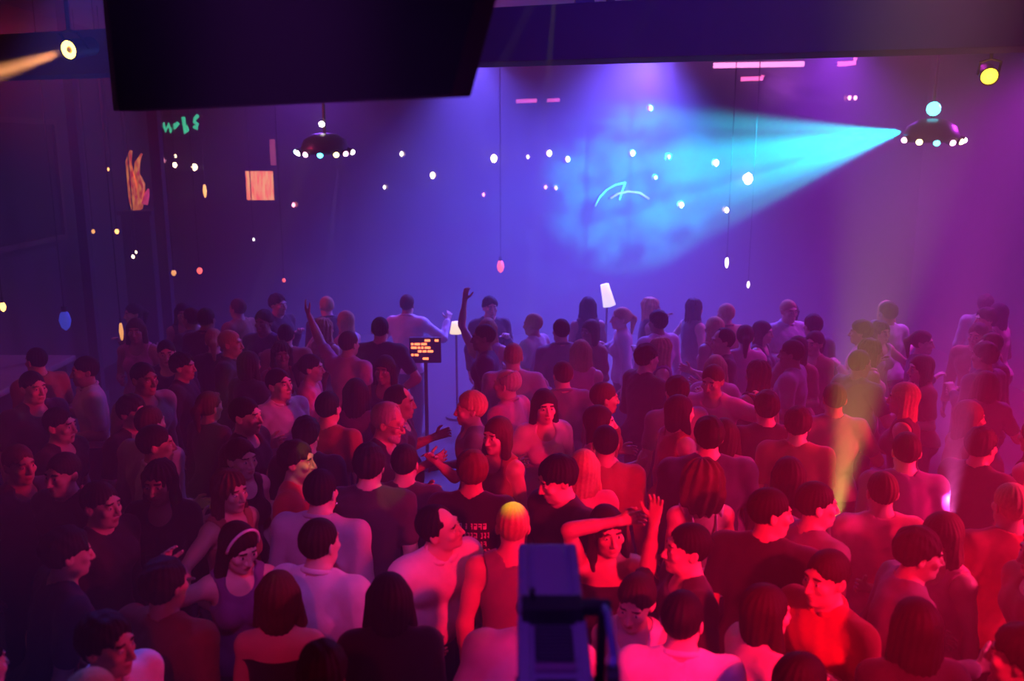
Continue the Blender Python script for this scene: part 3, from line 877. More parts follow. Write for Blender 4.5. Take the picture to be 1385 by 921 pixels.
# lit picture panel with orange streaks, dark pillars, glowing figure
M_dark = wall_mat('pillar_paint', (.030, .026, .034))
def panel(label, name, u0, v0, u1, v1, y, m, cat='panel'):
    a, b = at_y(u0, v1, y), at_y(u1, v0, y)
    o = empty(name, ((a.x + b.x) / 2, y, a.z)); tag(o, label, cat)
    MB().box((0, .03, (b.z - a.z) / 2), (b.x - a.x, .05, b.z - a.z)).build('lit_face', m, o)
    f = MB(); w, h = b.x - a.x, b.z - a.z
    f.box((0, .04, -.02), (w + .10, .09, .05)).box((0, .04, h + .02), (w + .10, .09, .05)).box((-w / 2 - .025, .04, h / 2), (.05, .09, h)).box((w / 2 + .025, .04, h / 2), (.05, .09, h))
    f.build('frame', M_fxd, o)
    return o
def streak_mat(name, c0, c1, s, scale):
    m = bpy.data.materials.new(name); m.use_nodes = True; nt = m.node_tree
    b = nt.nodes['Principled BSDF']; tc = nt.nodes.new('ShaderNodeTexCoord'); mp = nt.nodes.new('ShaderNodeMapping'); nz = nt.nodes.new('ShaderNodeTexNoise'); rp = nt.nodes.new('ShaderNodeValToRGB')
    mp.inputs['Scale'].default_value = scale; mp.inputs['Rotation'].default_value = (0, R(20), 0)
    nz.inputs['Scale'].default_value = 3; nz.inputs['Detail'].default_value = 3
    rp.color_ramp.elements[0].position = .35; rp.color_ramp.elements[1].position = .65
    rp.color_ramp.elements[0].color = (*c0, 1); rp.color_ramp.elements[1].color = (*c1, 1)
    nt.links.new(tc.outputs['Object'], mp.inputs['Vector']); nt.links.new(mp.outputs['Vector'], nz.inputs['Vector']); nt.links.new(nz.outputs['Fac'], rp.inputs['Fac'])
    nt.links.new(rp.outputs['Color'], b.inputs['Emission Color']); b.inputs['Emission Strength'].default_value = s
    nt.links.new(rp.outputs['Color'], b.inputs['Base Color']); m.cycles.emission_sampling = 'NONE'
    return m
M_streak = streak_mat('backlit_orange', (1, .10, .08), (1, .42, .16), 1.9, (7, 1, 1.2))
panel('square backlit orange-red panel on the back wall left of the disco light', 'backlit_panel', 334, 231, 369, 271, YB - .06, M_streak)
panel('narrow dim pink panel directly above the square orange one', 'backlit_panel', 366, 188, 372, 224, YB - .06, streak_mat('backlit_pink', (.5, .06, .16), (.7, .12, .2), .7, (3, 1, 1)))
# orange sculpture, its lit look put into a glowing streaked material
f0 = at_y(190, 284, 13.6)
sc = empty('sculpture', (f0.x, f0.y, 0)); tag(sc, 'tall twisting orange-glowing sculpture on a dark plinth at left', 'sculpture')
prm = MB().box((0, 0, f0.z / 2 - .02), (.42, .42, f0.z - .04), bevel=.01).box((0, 0, f0.z - .03), (.50, .50, .06)).build('plinth', M_dark, sc)
def fig(p): return [(x * .0109 * 1.0, 0, f0.z + h * .0109) for x, h in p]
M_sculpture_glow = streak_mat('sculpture_glow', (.55, .03, .03), (1, .30, .06), .9, (9, 9, 3))
MB().tube(fig([(-5, 0), (-6, 12), (-8, 30), (-10, 45), (-11, 62), (-6, 78)]), [.07, .085, .075, .06, .045, .02], 12).build('column', M_sculpture_glow, sc, True)
MB().tube(fig([(-2, 2), (1, 18), (4, 34), (-1, 48), (1, 62), (8, 74)]), [.05, .06, .055, .04, .04, .015], 12).build('column', M_sculpture_glow, sc, True)
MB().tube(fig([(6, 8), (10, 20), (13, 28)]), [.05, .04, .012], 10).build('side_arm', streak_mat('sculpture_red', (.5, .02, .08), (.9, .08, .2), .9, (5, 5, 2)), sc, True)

# dark pillars and wall posts at the left
for (u0, u1, y, lab) in ((212, 226, 13.0, 'dark square pillar behind the crowd under the green sign'), (106, 119, 12.2, 'dark narrow pillar next to the dark screen at far left')):
    a, b = at_y(u0, 300, y), at_y(u1, 300, y)
    o = empty('pillar', ((a.x + b.x) / 2, y, 0)); tag(o, lab, 'pillar'); w = b.x - a.x
    MB().box((0, 0, ZC / 2), (w, w, ZC - .002), bevel=.008).build('shaft', M_dark, o)
    MB().box((0, 0, .1), (w + .06, w + .06, .2), bevel=.01).build('base', M_dark, o)
# small lit decorations at left: cluster shelf lamps hung on the pillars' wall
def pend(u, v, y, c, st, sz, label, tall=1.0):
    p = at_y(u, v, y); r = sz / F * y * .5
    o = empty('pendant_lamp', p); tag(o, label, 'pendant lamp')
    MB().lathe([(.006, -r * 1.2 * tall), (r * .7, -r * .8 * tall), (r, 0), (r * .7, r * .8 * tall), (.008, r * 1.25 * tall)], n=12).build('bulb', emis('pend_%s_%d' % (c, int(st * 10)), LAMPC[c], st), o, True)
    MB().cyl((0, 0, r * tall), (0, 0, r * tall + .06), r * .45, n=10).build('socket', M_fxd, o)
    MB().cyl((0, 0, r * tall + .05), (0, 0, ZC - p.z), .006, n=6).build('cord', M_fxd, o)
pend(222, 217, 14.0, 'pink', 2.5, 5, 'dim pinkish hanging lamp, leftmost of a cluster under the green sign')
pend(237, 211, 14.2, 'warm', 6, 4, 'top small warm lamp of the cluster under the green sign')
pend(236.5, 223, 13.6, 'warm', 10, 6, 'brightest warm lamp of the cluster under the green sign')
pend(263, 226, 14.0, 'warm', 9, 8, 'warm twin-glint lamp right of the cluster under the green sign')
pend(277, 258, 14.0, 'orange', 3, 5, 'long thin amber hanging lamp right of the orange sculpture', 3.0)
pend(146, 229, 13.0, 'orange', 4, 4, 'tiny amber hanging lamp left of the orange sculpture')
pend(180, 347, 12.5, 'warm', 14, 4, 'tiny bright hanging lamp above the crowd, left pair, lower one')
pend(184, 341, 12.7, 'warm', 9, 3, 'tiny bright hanging lamp above the crowd, left pair, upper one')
pend(158, 313, 12.6, 'orange', 5, 6, 'amber hanging lamp at head height left of the sculpture plinth')
pend(126, 313, 12.9, 'orange', 2, 5, 'dull amber hanging lamp beside the narrow dark pillar')
pend(235, 369, 12.3, 'orange', 1.6, 7, 'dull orange hanging lamp just above the left crowd')
pend(270, 366, 12.3, 'red', 2.6, 8, 'small red hanging lamp just above the left crowd')
pend(384, 379, 12.6, 'red', 2.0, 5, 'tiny red hanging lamp above the crowd under the left disco light')
pend(164, 448, 10.4, 'orange', 1.4, 6, 'long amber tube lamp hanging among the left crowd', 3.6)
pend(343, 324, 13.4, 'white', 6, 3, 'tiny white hanging lamp below the square orange panel')
pend(677, 360, 13.5, 'red', 2.2, 10, 'small pink cone lamp hanging below the warm globe', 1.5)
pend(983, 355, 13.0, 'white', 9, 5, 'thin white stick lamp hanging under the beam', 2.4)
pend(1012, 385, 13.0, 'white', 4, 4, 'tiny pale lamp hanging right of the white stick lamp', 2.0)


pend(88, 433, 10.4, 'blue', .55, 16, 'dull blue glowing cone hanging in the dark at far left', 1.5)  # blue-lit cloth-like shape, its light put into a glowing cone
pend(4, 415, 9.0, 'orange', 6, 8, 'small bright orange lamp over the bar counter at the far left edge', 1.4)

# round lampshade lamp behind the crowd
def shade_lamp(u, v, y, rad, h, c, st, label, tilt=0.0):
    p = at_y(u, v, y)
    o = empty('floor_lamp', (p.x, y, 0)); tag(o, label, 'lamp')
    MB().cyl((0, 0, 0), (0, 0, .03), .15).build('base', M_fxd, o)
    MB().cyl((0, 0, .03), (0, 0, p.z - h * .3), .014, n=10).build('stem', mat('dark_steel', (.05, .05, .055), .4, .6), o)
    q = Matrix.Rotation(tilt, 3, 'Y')
    MB().lathe([(rad * .62, h * .5), (rad * .66, h * .5), (rad, -h * .5), (rad * .96, -h * .5)], (0, 0, p.z), 20, q).build('lamp_shade', emis('shade_' + c, LAMPC[c], st), o, True)
    return o
shade_lamp(617, 443, 11.6, .085, .15, 'warm', 1.7, 'glowing cream lampshade behind the crowd, right of the orange display')
shade_lamp(821, 399, 12.2, .085, .30, 'white', 1.3, 'tall pale lampshade leaning to one side at centre back', R(-14))
# orange display board
p = at_y(575, 474, 9.7)
db = empty('led_display', (p.x, p.y, 0)); tag(db, 'small orange-red lit display board behind the crowd, centre left', 'display')
MB().box((0, .03, p.z), (.34, .05, .28), bevel=.006).build('board', M_fxd, db)
rr = random.Random(3)
for row in range(6):
    x = -.15
    while x < .13:
        w = rr.choice((.025, .04, .06))
        if rr.random() < (.85 if row in (1, 2, 3) and x < .05 else .35): MB().box((x + w / 2, .0, p.z + .11 - row * .04), (w, .012, .022)).build('lit_segment', emis('led_orange', (1, .20, .06), 4), db)
        x += w + .012
MB().cyl((0, .03, 0), (0, .03, p.z - .14), .02).cyl((0, .03, 0), (0, .03, .03), .16).build('stand', M_fxd, db)
# bar counter with lit edge at far left, blue cloth
M_bar = mat('bar_top', (.45, .38, .34), .35, noise=.15)
p = at_y(-40, 428, 9.6)
bc = empty('bar_counter', (XL + .02, 9.6, 0)); tag(bc, 'pale-topped bar counter at the far left edge', 'counter')
MB().box((.75, 0, .52), (1.15, 1.6, 1.02), bevel=.01).build('front', M_dark, bc)
MB().box((.75, 0, 1.07), (1.32, 1.76, .07), bevel=.02).build('worktop', M_bar, bc)
FURN = []
for o in list(SC.objects):
    if o.parent is None and o.get('label') and o.get('category') in ('lamp', 'display', 'sculpture', 'pillar'):
        FURN.append((o.location.x, o.location.y))
# ------------------------------------------------------------------ the crowd: the people one can make out
# (u, v of the head, heading: 0 faces the camera, 90 faces right, 180 faces away, label, build)
m, f = 'm', 'f'
PEOPLE = [
 (1240, 850, 180, 'black silhouette of a long-haired person seen from behind, bottom right', dict(sex=f, hair=('midlong', 'black'), top=('tee', 'black'), H=1.74)),
 (1364, 886, -130, 'dark-haired person cut off by the bottom right corner of the picture', dict(hair=('full', 'black'), top=('tee', 'black'), H=1.74)),
 (1050, 908, 115, 'black-haired head just above the bottom edge, between pale-shirted man and silhouette', dict(sex=f, hair=('bob', 'black'), top=('tee', 'red'), H=1.68)),
 (928, 838, 168, 'dark-haired man in a pale pink shirt seen from behind, right of the stage light', dict(hair=('short', 'black'), top=('untucked', 'white'), H=1.74, head=(-12, 0, 0))),
 (1018, 822, 105, 'woman with a dark bob in a pale top turned right, beside pale-shirted man', dict(sex=f, hair=('bob', 'dark'), top=('tee', 'cream'), H=1.66, armA='bent')),
 (1112, 777, -62, 'man in a loose red shirt facing left, short dark hair, lower right', dict(hair=('short', 'dark'), top=('untucked', 'red'), sleeve=.7, H=1.74, w=1.08, armB='drink')),
 (1217, 742, 84, 'dark-haired person in a grey top leaning towards the long-haired woman at right', dict(hair=('full', 'dark'), top=('long', 'grey'), H=1.74, lean=(12, 0, 0), armA='dance', armB='bent')),
 (1262, 716, -66, 'long-haired woman facing left, her face lit red, in the haze at lower right', dict(sex=f, hair=('long', 'brown'), top=('tank', 'pink'), H=1.68, head=(-8, 6, 0), armA='dance')),
 (1348, 702, 178, 'fair-haired person in red light and red shirt, back turned, near right edge', dict(hair=('short', 'blond'), top=('tee', 'red'), H=1.76)),
 (1396, 738, -88, 'red-lit person cut in half by the right edge of the picture', dict(hair=('short', 'brown'), top=('tee', 'rust'), H=1.74, armB='out')),
 (1143, 694, 112, 'short-haired man in a grey shirt in front of the yellow upright beam', dict(hair=('short', 'dark'), top=('tee', 'grey'), H=1.76, head=(-22, 0, 0))),
 (1050, 706, 152, 'broad-backed man in a black shirt, head turned right, face edge lit red', dict(hair=('short', 'black'), top=('tee', 'black'), H=1.82, w=1.1, head=(-56, 4, 0))),
 (917, 748, -82, 'man in sharp left profile with short dark hair, right of raised-arm dancer', dict(hair=('short', 'black'), top=('tee', 'charcoal'), H=1.74, head=(-4, -4, 0))),
 (868, 812, -14, 'woman in a white top looking down left, in front of the raised-arm dancer', dict(sex=f, hair=('bun', 'dark'), top=('tank', 'white'), H=1.62, head=(-12, 14, 6), armA='bent', armB='down')),
 (820, 719, 4, 'dancing woman in a black strapless top with both arms raised over her head', dict(sex=f, hair=('long', 'dark'), top=('strapless', 'black'), bottom=('skirt', 'black'), H=1.70, head=(8, 2, -4),
   armA=((.28, -.35, 1), (-.93, .0, .16), .5), armB=((.02, -.90, .42), (.10, .05, 1), .35))),
 (698, 693, 180, 'fair crop-haired man in a grey tank top, back turned, hair lit yellow', dict(hair=('short', 'blond'), top=('tank', 'grey'), H=1.74, armA='hang', armB='hang', w=.95)),
 (578, 716, 38, 'balding man in a white short-sleeved shirt and dark trousers looking right', dict(hair=('receding', 'dark'), top=('shirt', 'white'), bottom=('trousers', 'black'), belt=True, belly=.045, H=1.76, lean=(24, 0, 0), head=(44, -14, 0), armA='bent', armB=((.45, .05, -1), (.25, -.25, -1), .5), w=1.06)),
 (738, 822, 178, 'person in a white shirt mostly hidden behind the stage light, shoulder on its left', dict(hair=('short', 'dark'), top=('untucked', 'white'), H=1.74, lean=(6, -7, 0), w=1.12, armA='bent', armB='hang')),
 (520, 814, 186, 'woman with a dark bob in a black top, back turned, below white-shirted balding man', dict(sex=f, hair=('bob', 'dark'), top=('tee', 'black'), H=1.68, w=1.12)),
 (380, 803, 182, 'woman with a brown bob in an off-shoulder black dress, back turned', dict(sex=f, hair=('bob', 'brown'), top=('offshoulder', 'black'), H=1.66)),
 (264, 778, 158, 'dark-haired person in a rust-red shirt with a broad back, lower left', dict(hair=('full', 'black'), top=('tee', 'rust'), H=1.70, w=1.1, armB='bent')),
 (421, 727, 162, 'crop-haired man in a white shirt lit red, back turned, left of centre', dict(hair=('short', 'dark'), top=('untucked', 'white'), H=1.76, sleeve=.8, head=(-10, 0, 0), armB='bent')),
 (364, 738, 26, 'woman with a shiny hair band resting her raised hand on her head', dict(sex=f, hair=('midlong', 'dark'), top=('tank', 'purple'), headband=True, H=1.66, head=(22, 16, 0), armA=((.75, -.35, .05), (-.15, -.3, 1), .5))),
 (341, 668, 58, 'woman with wavy brown hair in a rust top, looking right, above raised hand', dict(sex=f, hair=('wavy', 'brown'), top=('tank', 'rust'), H=1.68, armA='out')),
 (472, 679, 166, 'dark-haired man in a pale mauve shirt, back turned, centre left', dict(hair=('short', 'black'), top=('untucked', 'pale'), H=1.80, sleeve=.9, w=1.08, earring=True)),
 (494, 646, 178, 'tall bushy-haired man in charcoal standing behind the mauve-shirted man', dict(hair=('full', 'dark'), top=('tee', 'charcoal'), H=1.82)),
 (200, 655, 2, 'long-haired woman in black facing the camera among dark figures at left', dict(sex=f, hair=('wavy', 'black'), top=('long', 'black'), H=1.70, head=(-6, 4, 0))),
 (158, 672, 72, 'man in black in right profile beside the long-haired woman facing the camera', dict(hair=('short', 'dark'), top=('long', 'black'), H=1.74)),
 (92, 750, 128, 'broad man in a navy shirt leaning forward in the dark, lower left', dict(hair=('full', 'black'), top=('tee', 'navy'), H=1.74, w=1.2, lean=(14, 0, 0))),
 (172, 853, 66, 'dark-haired man in right profile with white shirt shoulder lit violet, bottom left', dict(hair=('full', 'black'), top=('untucked', 'white'), H=1.72, head=(10, 0, 0))),
 (104, 905, 176, 'fair head of hair lit blue on top, at the bottom left edge', dict(sex=f, hair=('bob', 'blond'), top=('tee', 'grey'), H=1.70)),
 (22, 908, 150, 'dark person in the very bottom left corner of the picture', dict(hair=('full', 'black'), top=('shirt', 'purple'), H=1.72)),
 (437, 914, 178, 'black head of hair just above the bottom edge, left of dark-bobbed woman', dict(hair=('full', 'black'), top=('tee', 'rust'), H=1.70)),
 (742, 641, -52, 'man with thick dark hair in black looking down left, above the stage light', dict(hair=('full', 'black'), top=('long', 'black'), H=1.82, head=(-20, 16, 0))),
 (797, 640, 178, 'woman with long fair hair seen from behind, right of thick-haired man', dict(sex=f, hair=('long', 'blond'), top=('tee', 'pink'), H=1.68)),
 (640, 640, 172, 'auburn-haired man in a black T-shirt with lettering across its back', dict(hair=('full', 'auburn'), top=('tee', 'black'), print=True, H=1.76, head=(20, 0, 0))),
 (687, 521, -118, 'bald man in a pink shirt turned left, centre of the crowd', dict(hair=('bald', 'grey'), top=('untucked', 'pink'), H=1.78)),
 (634, 554, -84, 'light curly-haired man in left profile, left of the bald man', dict(hair=('full', 'blond'), top=('tee', 'grey'), H=1.74)),
 (525, 572, 74, 'grey-haired bearded man in glasses and black shirt, in right profile', dict(hair=('receding', 'grey'), top=('tee', 'black'), glasses=True, beard='grey', brow='grey', H=1.86, head=(8, 14, 0))),
 (757, 549, 14, 'dark-haired woman facing the camera in a white top, right of bald man', dict(sex=f, hair=('midlong', 'dark'), top=('tee', 'white'), H=1.72)),
 (815, 561, 82, 'long-haired woman in right profile, rim of her face lit pink, mid crowd', dict(sex=f, hair=('long', 'dark'), top=('tank', 'pink'), H=1.70, head=(0, -6, 0))),
 (851, 546, 104, 'brown-haired man in a rust shirt behind the woman in lit right profile', dict(hair=('short', 'brown'), top=('tee', 'rust'), H=1.74)),
 (884, 543, -166, 'bushy-haired person in grey with rim-lit hair, mid crowd right of centre', dict(hair=('full', 'dark'), top=('tee', 'grey'), H=1.74)),
 (940, 550, 112, 'woman with a dark bob whose neck and shoulder glow red, mid crowd', dict(sex=f, hair=('bob', 'dark'), top=('tank', 'red'), H=1.72)),
 (974, 524, -24, 'red-faced man with one arm raised beside his head, back of the red crowd', dict(hair=('short', 'brown'), top=('tee', 'pink'), H=1.78, head=(-10, 10, 0), armB=((.9, -.3, -.1), (-.1, -.5, .6), .6))),
 (994, 550, 178, 'dark head in front of the red-faced man with the raised arm', dict(hair=('full', 'black'), top=('tee', 'black'), H=1.74)),
 (925, 590, 178, 'very broad man in navy with back turned, in the middle of the crowd', dict(hair=('full', 'black'), top=('long', 'navy'), H=1.84, w=1.2)),
 (838, 616, 176, 'dark-haired man in rust shirt, back turned, above the raised-arm dancer', dict(hair=('short', 'black'), top=('tee', 'rust'), H=1.74)),
 (978, 592, 170, 'woman with dark bob in purple, back turned, right of very broad navy man', dict(sex=f, hair=('bob', 'dark'), top=('tee', 'purple'), H=1.70)),
 (968, 652, 184, 'woman with big curly brown hair in a backless white top with straps', dict(sex=f, hair=('curly', 'brown'), top=('backless', 'white'), strap=True, H=1.68)),
 (1057, 655, 182, 'dark-haired woman with back turned, directly behind the broad-backed man in black', dict(sex=f, hair=('midlong', 'dark'), top=('tee', 'charcoal'), H=1.72)),
 (378, 521, 52, 'man in a bright white shirt turned right, in the dim crowd left of centre', dict(hair=('short', 'dark'), top=('shirt', 'white'), H=1.78, head=(8, -8, 0))),
 (197, 574, 158, 'brown-haired man in a pale shirt, back turned, above the long-haired woman in black', dict(hair=('short', 'brown'), top=('untucked', 'pale'), H=1.76)),
 (249, 588, 112, 'dark-haired man in a white shirt whose hem is lit yellow, left crowd', dict(hair=('short', 'dark'), top=('untucked', 'white'), H=1.78)),
 (301, 576, 78, 'tall man in a black T-shirt right of the man with the yellow-lit hem', dict(hair=('short', 'black'), top=('tee', 'black'), H=1.82)),
 (331, 620, 52, 'woman with a ponytail and glinting earring in a black tank top', dict(sex=f, hair=('pony', 'dark'), top=('tank', 'black'), earring=True, H=1.70)),
 (373, 633, 86, 'person in red in right profile, face edge lit yellow, left of centre', dict(hair=('full', 'dark'), top=('tee', 'red'), H=1.72)),
 (407, 597, 178, 'dark round head from behind, right of the yellow-edged face', dict(hair=('full', 'black'), top=('tee', 'black'), H=1.72)),
 (446, 553, 162, 'dark-haired man in a reddish shirt, back turned, left of grey-bearded man', dict(hair=('short', 'black'), top=('tee', 'rust'), H=1.76)),
 (115, 503, -58, 'man in a white shirt turned left in the dark crowd at far left', dict(hair=('short', 'dark'), top=('shirt', 'white'), H=1.76)),
 (117, 569, 82, 'left of two dark men in right profile, below the far-left white shirt', dict(hair=('short', 'black'), top=('tee', 'black'), H=1.74)),
 (152, 573, 70, 'right of two dark men in right profile, below the far-left white shirt', dict(hair=('full', 'dark'), top=('tee', 'charcoal'), H=1.72)),
 (514, 447, 176, 'tall man in black standing apart with one hand on his hip, back turned', dict(hair=('short', 'black'), top=('tee', 'black'), H=1.84, armA='hip')),
 (716, 480, 180, 'fair-haired person in a long pale sweater, left one of two pale backs', dict(hair=('short', 'blond'), top=('long', 'pale'), H=1.78, w=1.05)),
 (765, 482, 178, 'woman with long fair hair in a pink dress, right one of two pale backs', dict(sex=f, hair=('long', 'blond'), top=('dress', 'pink'), H=1.74)),
 (184, 448, 8, 'woman facing the camera in a pale pink tank top, back of left crowd', dict(sex=f, hair=('long', 'brown'), top=('tank', 'pink'), H=1.74)),
 (472, 466, 150, 'person in pink whose lit arm reaches up beside the tall man in black', dict(hair=('short', 'brown'), top=('tee', 'pink'), H=1.76, armB=((.55, -.1, .55), (.45, 0, .8), .3))),
 (660, 447, 176, 'person in a pale top with an arm raised, behind the cream lampshade', dict(sex=f, hair=('long', 'blond'), top=('tank', 'pale'), H=1.74, armB='up')),
 (551, 413, 170, 'person in a pale shirt with both forearms lifted, behind the orange display', dict(hair=('short', 'brown'), top=('untucked', 'white'), H=1.76, armA='dance2', armB='dance')),
 (1190, 668, 174, 'pinkish blurred head between the yellow beam and the magenta beam', dict(hair=('buzz', 'brown'), top=('tee', 'pink'), H=1.72)),
 (1225, 612, 168, 'head with thin rim-lit outline left of the magenta beam, in the haze', dict(hair=('short', 'dark'), top=('tee', 'purple'), H=1.76)),
 (1126, 541, 172, 'head with faint pale rim at the top of the yellow beam', dict(hair=('short', 'dark'), top=('tee', 'grey'), H=1.76)),
 (1066, 568, 158, 'person with a rim-lit shoulder in the haze left of the yellow beam', dict(hair=('full', 'dark'), top=('tee', 'rust'), H=1.74)),
 (78, 640, -20, 'dim red-faced man facing the camera at far left, in dark clothes', dict(hair=('short', 'dark'), top=('long', 'black'), H=1.72)),
 (33, 632, 60, 'dim person at far left with a bare arm raised to the chest', dict(hair=('short', 'brown'), top=('tee', 'charcoal'), H=1.70, armB='phone')),
 (560, 640, 172, 'dark-haired man in a dark shirt left of the auburn-haired lettered T-shirt', dict(hair=('short', 'dark'), top=('tee', 'charcoal'), H=1.70)),
 (672, 590, -40, 'woman with dark hair and red-lit throat between curly man and stage light', dict(sex=f, hair=('bob', 'brown'), top=('tank', 'rust'), H=1.70, armA='dance2')),
]
placed = []
items = []
for i, (u, v, psi, lab, sp_) in enumerate(PEOPLE):
    sp_ = dict(sp_); sp_['seed'] = i; sp_.setdefault('skin', ('light', 'light', 'tan')[i % 3])
    sp_['fine'] = v > 640
    if v < 600 and 'armA' not in sp_: sp_['armA'] = ('down', 'bent', 'hang', 'dance')[i % 4]
    if v < 600 and 'armB' not in sp_: sp_['armB'] = ('hang', 'down', 'bent')[i % 3]
    o, hc = person(sp_)
    x, y = head_to_root(u, v, R(psi), hc, 0)
    items.append([o, x, y, R(psi), lab, None])
pos = np.array([[q[1], q[2]] for q in items])
# ------------------------------------------------------------------ the rest of the crowd, hard to tell apart in the dark and the haze
KINDS = []
for k, sp_ in enumerate([
    dict(hair=('short', 'dark'), top=('tee', 'charcoal'), armA='down', armB='bent'),
    dict(hair=('full', 'black'), top=('long', 'black'), armA='hang', armB='drink'),
    dict(hair=('short', 'brown'), top=('untucked', 'grey'), armA='bent', armB='hang', H=1.78),
    dict(hair=('receding', 'dark'), top=('tee', 'black'), armA='dance', armB='dance', belly=.03),
    dict(hair=('buzz', 'dark'), top=('tee', 'navy'), armA='hang', armB='down', H=1.80),
    dict(sex=f, hair=('long', 'dark'), top=('tank', 'black'), armA='bent', armB='hang', H=1.68),
    dict(sex=f, hair=('bob', 'dark'), top=('tee', 'purple'), armA='dance', armB='bent', H=1.66),
    dict(sex=f, hair=('wavy', 'brown'), top=('dress', 'black'), armA='hang', armB='dance2', H=1.69),
    dict(sex=f, hair=('pony', 'brown'), top=('long', 'charcoal'), armA='drink', armB='down', H=1.67)]):
    sp_ = dict(sp_, seed=90 + k, fine=False, skin=('light', 'tan')[k % 2]); KINDS.append(person(sp_))
rnd = random.Random(11)
ZONES = [('barely lit figure deep in the dark crowd on the left', 'dim crowd on the left'),
         ('shadowy figure in the packed crowd under the blue haze, centre back', 'shadowy crowd at the centre back'),
         ('hazy figure all but lost in the purple haze on the right', 'hazy crowd on the right'),
         ('half-hidden dancer squeezed between the red-lit people of the middle crowd', 'half-hidden dancers of the middle crowd')]
used = [False] * len(KINDS)
P = [tuple(p) for p in pos]
gy = 4.6
cells = []
while gy < 12.6:
    gx = -6.0
    while gx < 6.9:
        cells.append((gx + rnd.uniform(-.12, .12) + (.29 if int(gy / .56) % 2 else 0), gy + rnd.uniform(-.1, .1)))
        gx += .60
    gy += .56
nfill = 0
for x, y in cells:
    d = y * math.cos(PITCH) + (3.5 - 1.6) * math.sin(PITCH)
    u = W / 2 + x / d * F; v = HH / 2 + F * ((3.5 - 1.6) * math.cos(PITCH) - y * math.sin(PITCH)) / d
    if u < -25 or u > 1410 or v < 412 or v > 690: continue
    if v > 600 and 250 < u < 1000: continue
    if 535 < u < 640 and 425 < v < 548: continue
    if v < 432 and (u < 150 or rnd.random() < .35): continue
    if abs(x + 4.9) < 1.0 and abs(y - 9.6) < 1.2: continue
    if min((x - a) ** 2 + (y - b) ** 2 for a, b in P) < .50 ** 2: continue
    if min(math.hypot(x - a, y - b) for a, b in FURN) < .58: continue
    if nfill >= 185: break
    k = rnd.randrange(len(KINDS))
    psi = R(rnd.choice((180, 170, 195, 150, 210, 90, -90, 60, -50, 20, -15, 120, -120)))
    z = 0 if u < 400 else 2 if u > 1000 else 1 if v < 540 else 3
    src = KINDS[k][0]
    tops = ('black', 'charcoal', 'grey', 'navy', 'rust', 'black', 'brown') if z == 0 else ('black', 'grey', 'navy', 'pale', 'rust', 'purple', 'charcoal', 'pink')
    if not used[k]: o = src; used[k] = True
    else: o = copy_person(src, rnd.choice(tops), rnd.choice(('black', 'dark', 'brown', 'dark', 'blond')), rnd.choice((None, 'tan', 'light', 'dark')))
    s_ = rnd.uniform(.97, 1.03); o.scale = (s_, s_, s_)
    items.append([o, x, y, psi, ZONES[z][0], ZONES[z][1]]); P.append((x, y)); nfill += 1
# where everybody ends up standing so that nobody stands inside anybody else
POS = ((1.598,3.306),(1.931,3.108),(1.02,3.015),(0.678,3.373),(1.042,3.594),(1.425,3.801),(1.786,4.064),(2.2,4.36),(2.619,4.53),(2.538,4.045),(1.568,4.57),(1.265,4.314),(0.863,4.084),(0.558,3.831),(0.486,4.418),(0.004,4.306),(-0.499,4.573),(0.019,3.477),(-0.527,3.638),(-1.024,3.694),(-1.553,3.749),(-0.928,4.065),(-1.387,4.32),(-1.638,4.987),(-1.034,4.639),(-0.822,5.006),(-2.044,5.111),(-2.225,4.644),(-2.221,3.973),(-1.603,3.27),(-1.475,2.859),(-2.004,3.061),(-0.699,3.039),(0.306,4.878),(0.433,5.288),(-0.237,5.055),(-0.004,7.003),(-0.262,6.456),(-0.871,5.811),(0.231,6.618),(0.588,6.22),(0.659,6.72),(1.284,6.883),(1.177,6.417),(1.624,7.194),(1.849,6.438),(1.228,5.488),(0.596,5.611),(1.413,5.878),(1.112,5.092),(1.605,5.045),(-1.845,7.027),(-2.475,5.995),(-2.269,5.517),(-1.852,6.055),(-1.713,5.493),(-1.353,5.376),(-1.37,5.85),(-1.334,6.368),(-3.542,7.539),(-3.124,6.056),(-2.776,6.437),(-1.3,8.888),(0.01,7.932),(0.631,8.237),(-3.875,9.364),(-1.569,8.556),(-0.253,9.318),(-1.245,10.741),(2.053,4.814),(2.428,5.409),(2.396,6.607),(1.943,6.033),(-2.625,5.182),(-3.042,5.382),(-0.661,5.342),(-0.074,5.966),(2.981,5.641),(3.489,5.813),(-0.865,6.572),(3.247,6.38),(-3.701,6.868),(-2.885,6.961),(-2.345,6.818),(-1.214,6.908),(3.019,6.781),(0.431,7.428),(2.078,7.486),None,None,(3.879,7.305),(-4.149,7.896),(-2.938,7.917),(-2.36,7.972),(-1.826,8.018),(-1.103,7.877),(1.152,7.897),(1.797,7.922),(2.537,8.048),(3.031,7.899),(3.672,7.982),(4.234,8.004),(-3.251,8.48),(-2.682,8.481),(-2.202,8.6),(-0.228,8.558),(1.442,8.603),(2.055,8.656),(2.74,8.61),(3.343,8.49),(4.564,8.544),(-2.991,9.063),(-2.29,9.165),(0.501,9.031),(2.33,9.033),(3.045,9.044),(3.581,9.189),(4.105,9.126),(4.718,9.138),(-3.241,9.58),(-2.635,9.708),(-2.013,9.603),(0.258,9.729),(0.858,9.632),(1.57,9.624),(2.16,9.565),(2.645,9.685),(3.196,9.572),(3.934,9.722),(5.091,9.692),(-3.517,10.037),(-1.842,10.193),(1.257,10.181),(2.403,10.103),(3.094,10.26),(4.231,10.181),(5.516,10.261),(-4.463,10.813),(-3.886,10.744),(-3.213,10.753),(-2.79,10.759),(-2.17,10.726),(-0.27,10.728),(0.898,10.738),(1.61,10.788),(2.138,10.812),(3.318,10.808),(4.382,10.699),(5.63,10.841))
